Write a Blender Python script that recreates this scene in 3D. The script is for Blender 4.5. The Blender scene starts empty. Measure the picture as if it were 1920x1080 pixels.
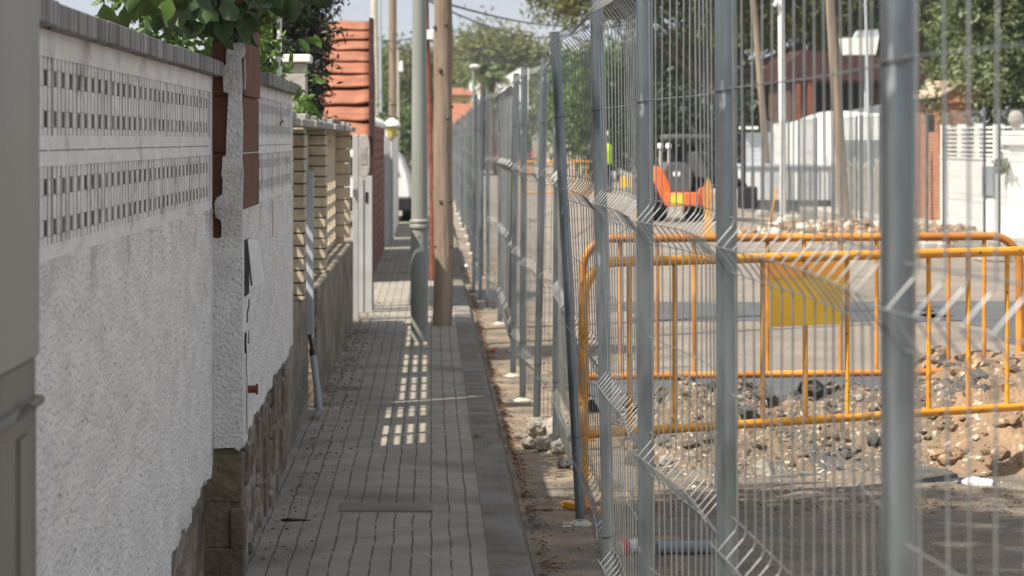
import bpy, bmesh, math, random
import numpy as np
from mathutils import Vector, Matrix
R = math.radians
random.seed(7); rng = np.random.default_rng(7)

# ------------------------------------------------------------ camera, world, sun, exposure
F = 5200.0; CX, CY = 808.0, 262.0; EYE = 1.555; ST = -0.05      # focal in px of a 1920 frame, eye height, street level
scn = bpy.context.scene
cam_d = bpy.data.cameras.new("Camera"); cam = bpy.data.objects.new("Camera", cam_d)
scn.collection.objects.link(cam); scn.camera = cam
cam.location = (0, 0, EYE); cam.rotation_euler = (R(90), 0, 0)
cam_d.sensor_width = 36; cam_d.lens = F/1920*36
cam_d.shift_x = (960-CX)/1920; cam_d.shift_y = (CY-540)/1920
cam_d.clip_start = .05; cam_d.clip_end = 6000
cam_d.dof.use_dof = True; cam_d.dof.focus_distance = 9.0; cam_d.dof.aperture_fstop = 9.0
SUN_EL, SUN_AZ = 52.6, 35.0      # elevation; how far behind the camera the sun stands from the left
w = bpy.data.worlds.new("World"); scn.world = w; w.use_nodes = True
nt = w.node_tree; sky = nt.nodes.new("ShaderNodeTexSky"); sky.sky_type = 'NISHITA'; sky.sun_disc = False
sky.sun_elevation = R(SUN_EL); sky.sun_rotation = R(270-SUN_AZ); sky.air_density = 1.2; sky.dust_density = .6; sky.ozone_density = 1.4
bg = nt.nodes["Background"]; bg.inputs[1].default_value = .112
hs = nt.nodes.new("ShaderNodeHueSaturation"); hs.inputs["Saturation"].default_value = .22; nt.links.new(sky.outputs[0], hs.inputs["Color"])
tcw = nt.nodes.new("ShaderNodeTexCoord"); sxw = nt.nodes.new("ShaderNodeSeparateXYZ"); nt.links.new(tcw.outputs["Generated"], sxw.inputs[0])
mrw = nt.nodes.new("ShaderNodeMapRange"); mrw.inputs[1].default_value = .06; mrw.inputs[2].default_value = .30; nt.links.new(sxw.outputs[2], mrw.inputs[0])
nzw = nt.nodes.new("ShaderNodeTexNoise"); nzw.inputs["Scale"].default_value = 9; nzw.inputs["Detail"].default_value = 5
mpw = nt.nodes.new("ShaderNodeMapping"); mpw.inputs["Scale"].default_value = (1,1,4); nt.links.new(tcw.outputs["Generated"], mpw.inputs[0]); nt.links.new(mpw.outputs[0], nzw.inputs["Vector"])
crw = nt.nodes.new("ShaderNodeValToRGB"); crw.color_ramp.elements[0].position = .38; crw.color_ramp.elements[1].position = .66
crw.color_ramp.elements[0].color = (1.7,2.25,3.0,1); crw.color_ramp.elements[1].color = (2.5,2.9,3.4,1); nt.links.new(nzw.outputs["Fac"], crw.inputs[0])
mxw = nt.nodes.new("ShaderNodeMix"); mxw.data_type = 'RGBA'; nt.links.new(mrw.outputs[0], mxw.inputs["Factor"])
cin = [q for q in mxw.inputs if q.type == 'RGBA']; nt.links.new(crw.outputs[0], cin[0]); nt.links.new(hs.outputs[0], cin[1])
nt.links.new([q for q in mxw.outputs if q.type == 'RGBA'][0], bg.inputs[0])
sl = bpy.data.lights.new("Sun", 'SUN'); sl.energy = 5.0; sl.angle = R(.6); sl.color = (1, .92, .79)
so = bpy.data.objects.new("Sun", sl); scn.collection.objects.link(so)
ldir = Vector((math.cos(R(SUN_EL))*math.cos(R(SUN_AZ)), math.cos(R(SUN_EL))*math.sin(R(SUN_AZ)), -math.sin(R(SUN_EL))))
so.rotation_euler = ldir.to_track_quat('-Z', 'Y').to_euler(); so.location = (-20, -5, 30)
scn.view_settings.view_transform = 'Standard'; scn.view_settings.look = 'None'
scn.view_settings.exposure = 0.68; scn.view_settings.gamma = 1
scn.cycles.max_bounces = 6; scn.cycles.transparent_max_bounces = 6

# ------------------------------------------------------------ helpers
col = scn.collection
def P(px, py, s): return Vector(((px-CX)/s, F/s, EYE+(CY-py)/s))
def PX(px, s): return (px-CX)/s
def SX(px, X): return (px-CX)/X              # scale of the point of a plane x = X at column px
def PZ(py, s): return EYE+(CY-py)/s
OFF = {}
class MB:
    def __init__(s): s.v = []; s.f = []; s.M = None
    def add(s, vs, fs):
        n = len(s.v)
        for p in vs:
            p = Vector(p)
            if s.M is not None: p = s.M @ p
            s.v.append(p[:])
        s.f += [tuple(i+n for i in f) for f in fs]; return s
    def box(s, x0, x1, y0, y1, z0, z1):
        s.add([(x0,y0,z0),(x1,y0,z0),(x1,y1,z0),(x0,y1,z0),(x0,y0,z1),(x1,y0,z1),(x1,y1,z1),(x0,y1,z1)],
              [(0,3,2,1),(4,5,6,7),(0,1,5,4),(1,2,6,5),(2,3,7,6),(3,0,4,7)]); return s
    def bbox(s, x0, x1, y0, y1, z0, z1, b=.006):   # box with chamfered edges
        def ring(z, i): return [(x0+i,y0,z),(x1-i,y0,z),(x1,y0+i,z),(x1,y1-i,z),(x1-i,y1,z),(x0+i,y1,z),(x0,y1-i,z),(x0,y0+i,z)]
        def rin(z): return [(x0+2*b,y0+b,z),(x1-2*b,y0+b,z),(x1-b,y0+2*b,z),(x1-b,y1-2*b,z),(x1-2*b,y1-b,z),(x0+2*b,y1-b,z),(x0+b,y1-2*b,z),(x0+b,y0+2*b,z)]
        vs = rin(z0)+ring(z0+b,b)+ring(z1-b,b)+rin(z1); fs = [tuple(range(7,-1,-1)), tuple(range(24,32))]
        for k in range(3):
            for i in range(8):
                j = (i+1)%8; fs.append((k*8+i,k*8+j,k*8+8+j,k*8+8+i))
        return s.add(vs, fs)
    def tube(s, pts, r, n=8, caps=True):
        pts = [Vector(p) for p in pts]; rs = r if isinstance(r,(list,tuple)) else [r]*len(pts)
        vs = []; a = None
        for i, p in enumerate(pts):
            t = (pts[min(i+1,len(pts)-1)]-pts[max(i-1,0)]).normalized()
            if a is None: a = t.cross(Vector((0,0,1)) if abs(t.z) < .9 else Vector((1,0,0))).normalized()
            else: a = (a-t*a.dot(t)).normalized()
            b = t.cross(a).normalized()
            for k in range(n):
                an = 2*math.pi*k/n; vs.append(p+(a*math.cos(an)+b*math.sin(an))*rs[i])
        fs = []
        for i in range(len(pts)-1):
            for k in range(n):
                j = (k+1)%n; fs.append((i*n+k, i*n+j, (i+1)*n+j, (i+1)*n+k))
        if caps: fs += [tuple(range(n-1,-1,-1)), tuple(range((len(pts)-1)*n, len(pts)*n))]
        return s.add(vs, fs)
    def lathe(s, prof, c=(0,0,0), n=16):
        vs = []; 
        for r, z in prof:
            for k in range(n):
                an = 2*math.pi*k/n; vs.append((c[0]+r*math.cos(an), c[1]+r*math.sin(an), c[2]+z))
        fs = [(i*n+k, i*n+(k+1)%n, (i+1)*n+(k+1)%n, (i+1)*n+k) for i in range(len(prof)-1) for k in range(n)]
        fs += [tuple(range(n-1,-1,-1)), tuple(range((len(prof)-1)*n, len(prof)*n))]
        return s.add(vs, fs)
    def prism(s, poly, axis, a, b):     # polygon in the plane across axis, extruded from a to b
        def mk(u, v, w): return {'x':(w,u,v),'y':(u,w,v),'z':(u,v,w)}[axis]
        n = len(poly); vs = [mk(u,v,a) for u,v in poly]+[mk(u,v,b) for u,v in poly]
        return s.add(vs, [tuple(range(n-1,-1,-1)), tuple(range(n,2*n))]+[(i,(i+1)%n,n+(i+1)%n,n+i) for i in range(n)])
    def rock(s, c, r, squash=.7, seed=None, flat=.25):
        rr = random.Random(seed if seed is not None else random.random())
        t = (1+5**.5)/2
        base = [Vector(v).normalized() for v in [(-1,t,0),(1,t,0),(-1,-t,0),(1,-t,0),(0,-1,t),(0,1,t),(0,-1,-t),(0,1,-t),(t,0,-1),(t,0,1),(-t,0,-1),(-t,0,1)]]
        fs = [(0,11,5),(0,5,1),(0,1,7),(0,7,10),(0,10,11),(1,5,9),(5,11,4),(11,10,2),(10,7,6),(7,1,8),(3,9,4),(3,4,2),(3,2,6),(3,6,8),(3,8,9),(4,9,5),(2,4,11),(6,2,10),(8,6,7),(9,8,1)]
        A = Matrix.Rotation(rr.random()*6.3,3,'Z') @ Matrix.Rotation(rr.random()*6.3,3,'X')
        sx, sy, sz = rr.uniform(.7,1.25), rr.uniform(.7,1.25), squash*rr.uniform(.75,1.2)
        vs = []
        for b in base:
            q = (A @ b)*r*rr.uniform(.72,1.15); vs.append((c[0]+q.x*sx, c[1]+q.y*sy, c[2]+q.z*sz))
        return s.add(vs, fs)
    def build(s, name, mat, parent=None, smooth=False, bevel=0, sub=0, angle=35):
        me = bpy.data.meshes.new(name)
        off = Vector(OFF.get(parent.name, (0,0,0))) if parent is not None else Vector((0,0,0))
        me.from_pydata([(a-off.x,b-off.y,c-off.z) for a,b,c in s.v], [], s.f); me.validate()
        if len(s.f) < 30000:
            bm = bmesh.new(); bm.from_mesh(me); bmesh.ops.recalc_face_normals(bm, faces=bm.faces); bm.to_mesh(me); bm.free()
        me.update()
        o = bpy.data.objects.new(name, me); col.objects.link(o)
        for m in (mat if isinstance(mat,(list,tuple)) else [mat]): me.materials.append(m)
        if parent is not None: o.parent = parent; OFF[o.name] = off
        if smooth:
            me.polygons.foreach_set('use_smooth', [True]*len(me.polygons))
            try: me.set_sharp_from_angle(angle=R(angle))
            except Exception: pass
        if bevel:
            b = o.modifiers.new("bevel", 'BEVEL'); b.width = bevel; b.segments = 2; b.limit_method = 'ANGLE'
        if sub:
            m = o.modifiers.new("sub", 'SUBSURF'); m.levels = m.render_levels = sub
        return o
def tag(o, label=None, cat=None, group=None, kind=None):
    if label: o["label"] = label
    if cat: o["category"] = cat
    if group: o["group"] = group
    if kind: o["kind"] = kind
    return o
def thing(name, loc, label, cat, group=None, rz=0):
    o = bpy.data.objects.new(name, None); col.objects.link(o); o.location = loc; o.rotation_euler = (0,0,rz)
    o.empty_display_size = .2; OFF[o.name] = tuple(loc); return tag(o, label, cat, group)
def local(name, loc, label, cat, group=None, rz=0):      # parts are modelled round the origin
    o = thing(name, loc, label, cat, group, rz); OFF[o.name] = (0,0,0); return o
def kids(o): return [c for c in bpy.data.objects if c.parent == o]
def copy_tree(o, parent=None):
    c = o.copy(); col.objects.link(c); c.parent = parent
    for ch in kids(o): copy_tree(ch, c)
    return c

# ------------------------------------------------------------ materials
def mat(name, c1, c2=None, scale=5, rough=.8, bump=0, bscale=60, metal=0, c3=None, scale3=1.2, cut3=(.5,.62), stretch=(1,1,1), spec=.5, detail=6, c4=None, scale4=30, cut4=(.62,.7)):
    m = bpy.data.materials.new(name); m.use_nodes = True; n = m.node_tree.nodes; l = m.node_tree.links
    b = n["Principled BSDF"]; b.inputs["Roughness"].default_value = rough; b.inputs["Metallic"].default_value = metal
    b.inputs["Specular IOR Level"].default_value = spec
    tc = n.new("ShaderNodeTexCoord"); mp = n.new("ShaderNodeMapping"); mp.inputs["Scale"].default_value = stretch
    l.new(tc.outputs["Object"], mp.inputs[0])
    def noise(sc, d=detail):
        t = n.new("ShaderNodeTexNoise"); t.inputs["Scale"].default_value = sc; t.inputs["Detail"].default_value = d
        l.new(mp.outputs[0], t.inputs["Vector"]); return t
    def ramp(src, a, bb):
        r = n.new("ShaderNodeMapRange"); r.inputs[1].default_value = a; r.inputs[2].default_value = bb; l.new(src, r.inputs[0]); return r.outputs[0]
    def mix(fac, a, bb):
        x = n.new("ShaderNodeMix"); x.data_type = 'RGBA'; l.new(fac, x.inputs["Factor"])
        for s_, v in (("A",a),("B",bb)):
            i = [q for q in x.inputs if q.name == s_ and q.type == 'RGBA'][0]
            if isinstance(v, tuple): i.default_value = (*v, 1)
            else: l.new(v, i)
        return [q for q in x.outputs if q.type == 'RGBA'][0]
    cur = c1
    if c2: cur = mix(ramp(noise(scale).outputs["Fac"], .35, .65), c1, c2)
    if c3: cur = mix(ramp(noise(scale3).outputs["Fac"], *cut3), cur, c3)
    if c4: cur = mix(ramp(noise(scale4,3).outputs["Fac"], *cut4), cur, c4)
    if isinstance(cur, tuple): b.inputs["Base Color"].default_value = (*cur, 1)
    else: l.new(cur, b.inputs["Base Color"])
    if bump:
        bp = n.new("ShaderNodeBump"); bp.inputs["Strength"].default_value = min(1,bump); bp.inputs["Distance"].default_value = .012*max(1,bump)
        l.new(noise(bscale, 4).outputs["Fac"], bp.inputs["Height"]); l.new(bp.outputs[0], b.inputs["Normal"])
    m["_mix"] = 0
    return m
def brickmat(name, c1, c2, mortar, w=.24, h=.06, ms=.008, axis='YZ', rough=.85, bump=.6):
    m = bpy.data.materials.new(name); m.use_nodes = True; n = m.node_tree.nodes; l = m.node_tree.links; b = n["Principled BSDF"]
    b.inputs["Roughness"].default_value = rough
    tc = n.new("ShaderNodeTexCoord"); sp = n.new("ShaderNodeSeparateXYZ"); cb = n.new("ShaderNodeCombineXYZ"); l.new(tc.outputs["Object"], sp.inputs[0])
    ad = n.new("ShaderNodeMath"); ad.operation = 'ADD'; l.new(sp.outputs[0], ad.inputs[0]); l.new(sp.outputs[1], ad.inputs[1])
    l.new(ad.outputs[0], cb.inputs[0]); l.new(sp.outputs[2], cb.inputs[1])
    t = n.new("ShaderNodeTexBrick"); l.new(cb.outputs[0], t.inputs["Vector"])
    t.inputs["Scale"].default_value = 1; t.inputs["Brick Width"].default_value = w; t.inputs["Row Height"].default_value = h; t.inputs["Mortar Size"].default_value = ms
    t.inputs["Color1"].default_value = (*c1,1); t.inputs["Color2"].default_value = (*c2,1); t.inputs["Mortar"].default_value = (*mortar,1); t.inputs["Bias"].default_value = -.1
    nz = n.new("ShaderNodeTexNoise"); nz.inputs["Scale"].default_value = 14; l.new(tc.outputs["Object"], nz.inputs["Vector"])
    mr = n.new("ShaderNodeMapRange"); mr.inputs[1].default_value = .3; mr.inputs[2].default_value = .7; mr.inputs[3].default_value = .72; mr.inputs[4].default_value = 1.12; l.new(nz.outputs["Fac"], mr.inputs[0])
    mu = n.new("ShaderNodeVectorMath"); mu.operation = 'SCALE'; l.new(t.outputs["Color"], mu.inputs[0]); l.new(mr.outputs[0], mu.inputs["Scale"]); l.new(mu.outputs[0], b.inputs["Base Color"])
    bp = n.new("ShaderNodeBump"); bp.invert = True; bp.inputs["Strength"].default_value = bump; bp.inputs["Distance"].default_value = .01
    l.new(t.outputs["Fac"], bp.inputs["Height"]); l.new(bp.outputs[0], b.inputs["Normal"])
    return m
def leafmat(name, c1, c2, scale=3, trans=.35, c3=None, rough=.5):
    m = mat(name, c1, c2, scale, rough, c3=c3, scale3=scale*.4, cut3=(.5,.6), detail=3)
    n = m.node_tree.nodes; l = m.node_tree.links; b = n["Principled BSDF"]; o = n["Material Output"]
    tr = n.new("ShaderNodeBsdfTranslucent"); mx = n.new("ShaderNodeMixShader"); mx.inputs[0].default_value = trans
    src = b.inputs["Base Color"].links[0].from_socket
    hs = n.new("ShaderNodeHueSaturation"); hs.inputs["Value"].default_value = 1.5; hs.inputs["Hue"].default_value = .48; l.new(src, hs.inputs["Color"]); l.new(hs.outputs[0], tr.inputs[0])
    l.new(b.outputs[0], mx.inputs[1]); l.new(tr.outputs[0], mx.inputs[2]); l.new(mx.outputs[0], o.inputs[0])
    return m
M = {}
M['render_white'] = mat('white_roughcast', (.80,.79,.775), (.67,.66,.65), 14, .9, 1.5, 75, c3=(.44,.42,.40), scale3=2.5, cut3=(.52,.85), c4=(.30,.27,.25), scale4=95, cut4=(.62,.72), stretch=(1,.32,1))
def stain_band(m, z0, z1, colr):
    n = m.node_tree.nodes; l = m.node_tree.links; b = n["Principled BSDF"]; src = b.inputs["Base Color"].links[0].from_socket
    tc = n.new("ShaderNodeTexCoord"); sp = n.new("ShaderNodeSeparateXYZ"); l.new(tc.outputs["Object"], sp.inputs[0])
    a = n.new("ShaderNodeMapRange"); a.inputs[1].default_value = z0; a.inputs[2].default_value = z1; l.new(sp.outputs[2], a.inputs[0])
    z = n.new("ShaderNodeTexNoise"); z.inputs["Scale"].default_value = 1.7; z.inputs["Detail"].default_value = 8; z.inputs["Roughness"].default_value = .8; l.new(tc.outputs["Object"], z.inputs["Vector"])
    k = n.new("ShaderNodeMapRange"); k.inputs[1].default_value = .50; k.inputs[2].default_value = .62; k.inputs[4].default_value = .8; l.new(z.outputs["Fac"], k.inputs[0])
    u = n.new("ShaderNodeMath"); u.operation = 'MULTIPLY'; l.new(a.outputs[0], u.inputs[0]); l.new(k.outputs[0], u.inputs[1])
    x = n.new("ShaderNodeMix"); x.data_type = 'RGBA'; l.new(u.outputs[0], x.inputs["Factor"]); ia = [q for q in x.inputs if q.type == 'RGBA']
    l.new(src, ia[0]); ia[1].default_value = (*colr,1); l.new([q for q in x.outputs if q.type == 'RGBA'][0], b.inputs["Base Color"])
stain_band(M['render_white'], 1.17, 1.30, (.30,.27,.25))
M['white_block'] = mat('white_painted_block', (.75,.74,.725), (.63,.62,.61), 12, .85, .5, 60, c3=(.34,.31,.28), scale3=8, cut3=(.56,.8), stretch=(1,.5,1))
M['recess_shade_mortar'] = mat('recess_shade_mortar', (.16,.145,.125), (.09,.08,.07), 20, .95, .5, 60)  # recess shade put into the web colour; also the mortar line
M['coping'] = mat('weathered_coping', (.32,.31,.30), (.09,.088,.085), 11, .9, .6, 40, c3=(.52,.52,.50), scale3=17, cut3=(.58,.70), stretch=(1,2.2,.12))
M['stone'] = mat('plinth_stone', (.21,.165,.12), (.085,.068,.052), 9, .9, 2.0, 30, c3=(.28,.24,.19), scale3=6, cut3=(.54,.62), stretch=(1,.4,1))
M['terracotta'] = mat('hollow_brick', (.165,.062,.038), (.105,.042,.028), 6, .9, .5, 50, c3=(.12,.05,.04), scale3=4, cut3=(.6,.75), c4=(.45,.38,.34), scale4=22, cut4=(.74,.78))
M['cream_brick'] = brickmat('cream_brick', (.52,.45,.33), (.44,.38,.28), (.06,.05,.04), .9, .066, .005)
M['cream'] = mat('cream_block', (.56,.48,.35), (.48,.41,.30), 12, .85, .3, 60)
M['capstone'] = mat('grey_capstone', (.36,.35,.33), (.24,.23,.21), 10, .9, .5, 50)
M['plinth'] = mat('cement_plinth', (.24,.20,.155), (.14,.118,.09), 6, .9, 1.2, 40, c3=(.10,.088,.07), scale3=3, cut3=(.5,.66), stretch=(1,.3,1), c4=(.34,.30,.25), scale4=40, cut4=(.62,.7))
M['grey_paint'] = mat('grey_paint', (.42,.42,.42), (.36,.36,.35), 5, .7, .2)
M['white_paint'] = mat('white_paint', (.80,.80,.79), (.72,.72,.70), 6, .7, .15)
M['cabinet'] = mat('cabinet_paint', (.28,.275,.25), (.24,.235,.215), 3, .6, .1, 30, stretch=(1,1,.2), c3=(.17,.17,.165), scale3=6, cut3=(.66,.74))
M['cabinet_base'] = mat('cabinet_concrete', (.23,.21,.18), (.17,.16,.145), 3, .9, .4, 40, stretch=(1,1,.3))
M['galv'] = mat('galvanised_tube', (.285,.32,.335), (.19,.215,.23), 5, .34, .05, 60, metal=.8, stretch=(1,1,.25), c3=(.14,.16,.165), scale3=14, cut3=(.5,.68), c4=(.55,.58,.6), scale4=38, cut4=(.68,.74))
M['wire'] = mat('galvanised_wire', (.30,.31,.31), (.20,.21,.21), 12, .42, 0, metal=.55)
M['dark_wire'] = mat('dark_tie', (.05,.05,.05), None, 5, .6)
M['orange_tube'] = mat('orange_tube', (.80,.36,.03), (.68,.29,.025), 6, .42, .05, c3=(.38,.17,.05), scale3=16, cut3=(.58,.68), c4=(.16,.09,.05), scale4=34, cut4=(.66,.70))
M['rust_tube'] = mat('worn_orange_tube', (.46,.19,.035), (.36,.14,.03), 6, .5, .05, c3=(.70,.30,.05), scale3=3, cut3=(.5,.6))
M['yellow'] = mat('yellow_plate', (.85,.50,.03), (.78,.44,.025), 4, .6, c3=(.66,.42,.05), scale3=2.5, cut3=(.5,.7))
M['orange_plate'] = mat('orange_plate', (.50,.22,.03), (.44,.19,.03), 4, .6)
M['pole_grey'] = mat('grey_green_paint', (.255,.27,.245), (.215,.23,.21), 4, .5, .1, 30, stretch=(1,1,.2))
M['wood_pole'] = mat('weathered_pole', (.27,.205,.15), (.17,.125,.09), 14, .9, 1.2, 30, stretch=(1,1,.06), c3=(.33,.26,.20), scale3=5, cut3=(.5,.65))
M['knot'] = mat('wood_knot', (.10,.065,.045), None, 3, .9)
M['rust'] = mat('rusty_steel', (.26,.075,.04), (.13,.045,.03), 9, .8, .8, 40)
M['rooftile'] = mat('roof_tile', (.37,.15,.085), (.25,.095,.055), 6, .75, .4, 40, c3=(.24,.09,.06), scale3=9, cut3=(.58,.75))
M['dark_red'] = mat('dark_red', (.06,.018,.015), (.035,.014,.012), 6, .6)
M['redbrick'] = brickmat('red_brick', (.42,.17,.085), (.33,.12,.06), (.38,.30,.22), .24, .065, .007)
M['redwall'] = brickmat('terracotta_screen', (.30,.10,.06), (.24,.075,.045), (.10,.04,.03), .14, .11, .018)
M['black'] = mat('black_plastic', (.018,.018,.02), None, 3, .45)
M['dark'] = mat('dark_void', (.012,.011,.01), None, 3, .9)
M['glass'] = mat('dark_glass', (.03,.04,.045), None, 3, .08)
M['carwhite'] = mat('white_car_paint', (.72,.73,.74), None, 3, .25)
M['steel'] = mat('steel_sheet', (.42,.46,.49), (.34,.38,.41), 2, .5)
M['machine'] = mat('orange_paint', (.85,.17,.035), (.75,.14,.03), 4, .4)
M['machine_dark'] = mat('charcoal_paint', (.10,.104,.108), (.07,.073,.078), 4, .4)
M['hiyellow'] = mat('reflective_yellow', (.85,.62,.05), None, 4, .4)
M['rubber'] = mat('rubber', (.02,.02,.02), None, 4, .8)
M['rock'] = mat('broken_concrete', (.34,.31,.27), (.22,.20,.17), 9, .95, 1.5, 30, c4=(.5,.46,.40), scale4=60, cut4=(.6,.68))
M['asph_chunk'] = mat('broken_asphalt', (.10,.098,.095), (.06,.058,.056), 12, .95, 1.2, 70, c4=(.22,.21,.2), scale4=110, cut4=(.6,.66))
M['white_plaster'] = mat('plaster_crumb', (.62,.58,.50), (.48,.44,.37), 14, .9, .8, 60)
M['bark'] = mat('bark', (.13,.10,.075), (.08,.06,.045), 10, .95, 1.2, 25, stretch=(1,1,.3))
M['housecream'] = mat('cream_wall', (.72,.52,.27), (.66,.47,.24), 2, .85)
M['housebrown'] = mat('brown_wall', (.10,.055,.04), (.07,.04,.03), 2, .85)
M['cement'] = mat('cement', (.42,.40,.37), (.33,.31,.28), 4, .9, .4, 30)
M['tile_pale'] = mat('pale_tile', (.50,.40,.30), (.40,.30,.21), 8, .85, .3)
M['concrete_pole'] = mat('concrete_pole', (.55,.52,.45), (.47,.44,.38), 3, .9)
M['deadleaf'] = mat('dead_leaf', (.24,.11,.05), (.34,.20,.10), 40, .9, c3=(.13,.06,.03), scale3=25, cut3=(.5,.55))
M['berry'] = mat('fallen_fruit', (.22,.045,.02), (.12,.03,.02), 60, .7)
M['plastic'] = mat('clear_plastic', (.62,.64,.66), None, 4, .15); M['plastic'].node_tree.nodes["Principled BSDF"].inputs["Transmission Weight"].default_value = .2
M['red'] = mat('red_paint', (.6,.03,.03), None, 4, .5); M['signwhite'] = mat('sign_white', (.8,.8,.8), None, 4, .5)
M['cloth'] = mat('navy_cloth', (.03,.04,.08), (.04,.05,.1), 20, .9); M['vest'] = mat('hi_vis_cloth', (.55,.85,.06), None, 20, .7)
M['skin'] = mat('skin', (.50,.28,.2), None, 20, .6)
M['bluegrey'] = mat('blue_grey_shutter', (.24,.27,.30), (.2,.22,.25), 3, .7)
M['leaf_lemon'] = leafmat('citrus_leaf', (.026,.055,.011), (.05,.098,.018), 9, .25, c3=(.018,.045,.010), rough=.36)
M['leaf_shrub'] = leafmat('shrub_leaf', (.08,.16,.03), (.13,.22,.045), 6, .35, c3=(.04,.09,.02))
M['leaf_dark'] = leafmat('cypress_leaf', (.030,.042,.024), (.05,.065,.036), 4, .15, c3=(.018,.026,.016))
M['leaf_hedge'] = leafmat('hedge_leaf', (.13,.17,.075), (.085,.125,.05), 2.5, .3, c3=(.19,.23,.11))
M['leaf_pine'] = leafmat('pine_needle', (.16,.19,.05), (.10,.13,.04), .5, .3, c3=(.21,.22,.07))
M['leaf_far'] = leafmat('far_foliage', (.09,.15,.045), (.13,.19,.06), .5, .3, c3=(.06,.10,.035))
M['leaf_palm'] = leafmat('palm_leaf', (.10,.13,.055), (.075,.10,.04), 1, .2)

# pavement: worn grey strips with dark longitudinal grooves
def pave_mat():
    m = mat('pavement_tiles', (.34,.31,.265), (.25,.228,.195), 4, .9, .6, 90, c3=(.125,.118,.11), scale3=1.3, cut3=(.52,.75), c4=(.10,.095,.09), scale4=38, cut4=(.7,.76))
    n = m.node_tree.nodes; l = m.node_tree.links; b = n["Principled BSDF"]; src = b.inputs["Base Color"].links[0].from_socket
    tc = n.new("ShaderNodeTexCoord"); nz = n.new("ShaderNodeTexNoise"); nz.inputs["Scale"].default_value = 2.2; nz.inputs["Detail"].default_value = 4; l.new(tc.outputs["Object"], nz.inputs["Vector"])
    sub = n.new("ShaderNodeVectorMath"); sub.operation = 'SUBTRACT'; sub.inputs[1].default_value = (.5,.5,.5); l.new(nz.outputs["Color"], sub.inputs[0])
    sc = n.new("ShaderNodeVectorMath"); sc.operation = 'SCALE'; sc.inputs["Scale"].default_value = .022; l.new(sub.outputs[0], sc.inputs[0])
    ad = n.new("ShaderNodeVectorMath"); l.new(tc.outputs["Object"], ad.inputs[0]); l.new(sc.outputs[0], ad.inputs[1])
    sp = n.new("ShaderNodeSeparateXYZ"); l.new(ad.outputs[0], sp.inputs[0])
    def line(sock, off, per, wd, w_noise):
        a = n.new("ShaderNodeMath"); a.operation = 'ADD'; a.inputs[1].default_value = off; l.new(sock, a.inputs[0])
        q = n.new("ShaderNodeMath"); q.operation = 'PINGPONG'; q.inputs[1].default_value = per/2; l.new(a.outputs[0], q.inputs[0])
        t = n.new("ShaderNodeMapRange"); t.inputs[1].default_value = wd*.45; t.inputs[2].default_value = wd; t.inputs[3].default_value = 1; t.inputs[4].default_value = 0; l.new(q.outputs[0], t.inputs[0])
        z = n.new("ShaderNodeTexNoise"); z.inputs["Scale"].default_value = w_noise; z.inputs["Detail"].default_value = 3; l.new(tc.outputs["Object"], z.inputs["Vector"])
        k = n.new("ShaderNodeMapRange"); k.inputs[1].default_value = .30; k.inputs[2].default_value = .5; l.new(z.outputs["Fac"], k.inputs[0])
        u = n.new("ShaderNodeMath"); u.operation = 'MULTIPLY'; l.new(t.outputs[0], u.inputs[0]); l.new(k.outputs[0], u.inputs[1]); return u.outputs[0]
    lx = line(sp.outputs[0], .592, .0741, .0050, 7)
    ly = line(sp.outputs[1], 0, .148, .011, 9)
    k = n.new("ShaderNodeMath"); k.operation = 'MULTIPLY'; k.inputs[1].default_value = .10; l.new(ly, k.inputs[0])
    mx = n.new("ShaderNodeMath"); mx.operation = 'MAXIMUM'; l.new(lx, mx.inputs[0]); l.new(k.outputs[0], mx.inputs[1])
    x = n.new("ShaderNodeMix"); x.data_type = 'RGBA'; l.new(mx.outputs[0], x.inputs["Factor"])
    ia = [q for q in x.inputs if q.type == 'RGBA']; l.new(src, ia[0]); ia[1].default_value = (.075,.069,.06,1)
    l.new([q for q in x.outputs if q.type == 'RGBA'][0], b.inputs["Base Color"])
    return m
M['pave'] = pave_mat()
M['kerb'] = mat('kerb_concrete', (.20,.175,.145), (.125,.112,.095), 6, .95, .9, 60, c3=(.21,.20,.185), scale3=1.8, cut3=(.5,.6), c4=(.07,.065,.06), scale4=25, cut4=(.66,.72))
M['street'] = mat('worn_asphalt', (.265,.225,.19), (.205,.175,.15), 1.3, .95, .9, 120, c3=(.15,.13,.115), scale3=.5, cut3=(.5,.7), c4=(.40,.36,.31), scale4=45, cut4=(.58,.7))
M['street_dark'] = mat('asphalt_and_shade', (.10,.105,.115), (.075,.08,.088), 3, .9, .6, 110)  # dark asphalt tone, also used for the painted shadow band
M['dirt'] = mat('dusty_gutter', (.30,.235,.17), (.20,.15,.105), 5, .95, 1.2, 70, c3=(.14,.12,.10), scale3=2.2, cut3=(.45,.6), c4=(.42,.36,.28), scale4=60, cut4=(.62,.7))
M['gravelly'] = mat('gravelly_tar', (.22,.19,.155), (.14,.122,.10), 8, .95, 1.6, 90, c3=(.26,.20,.14), scale3=2.5, cut3=(.5,.65), c4=(.36,.31,.25), scale4=80, cut4=(.58,.66))
M['earth'] = mat('orange_earth', (.32,.215,.135), (.20,.135,.088), 7, .95, 1.5, 40, c3=(.22,.15,.10), scale3=4, cut3=(.5,.65), c4=(.52,.44,.34), scale4=22, cut4=(.6,.68))
M['rubble'] = mat('grey_rubble', (.235,.175,.12), (.13,.10,.075), 8, .95, 1.6, 45, c3=(.12,.11,.10), scale3=3, cut3=(.5,.62), c4=(.48,.43,.35), scale4=40, cut4=(.6,.66))

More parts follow.
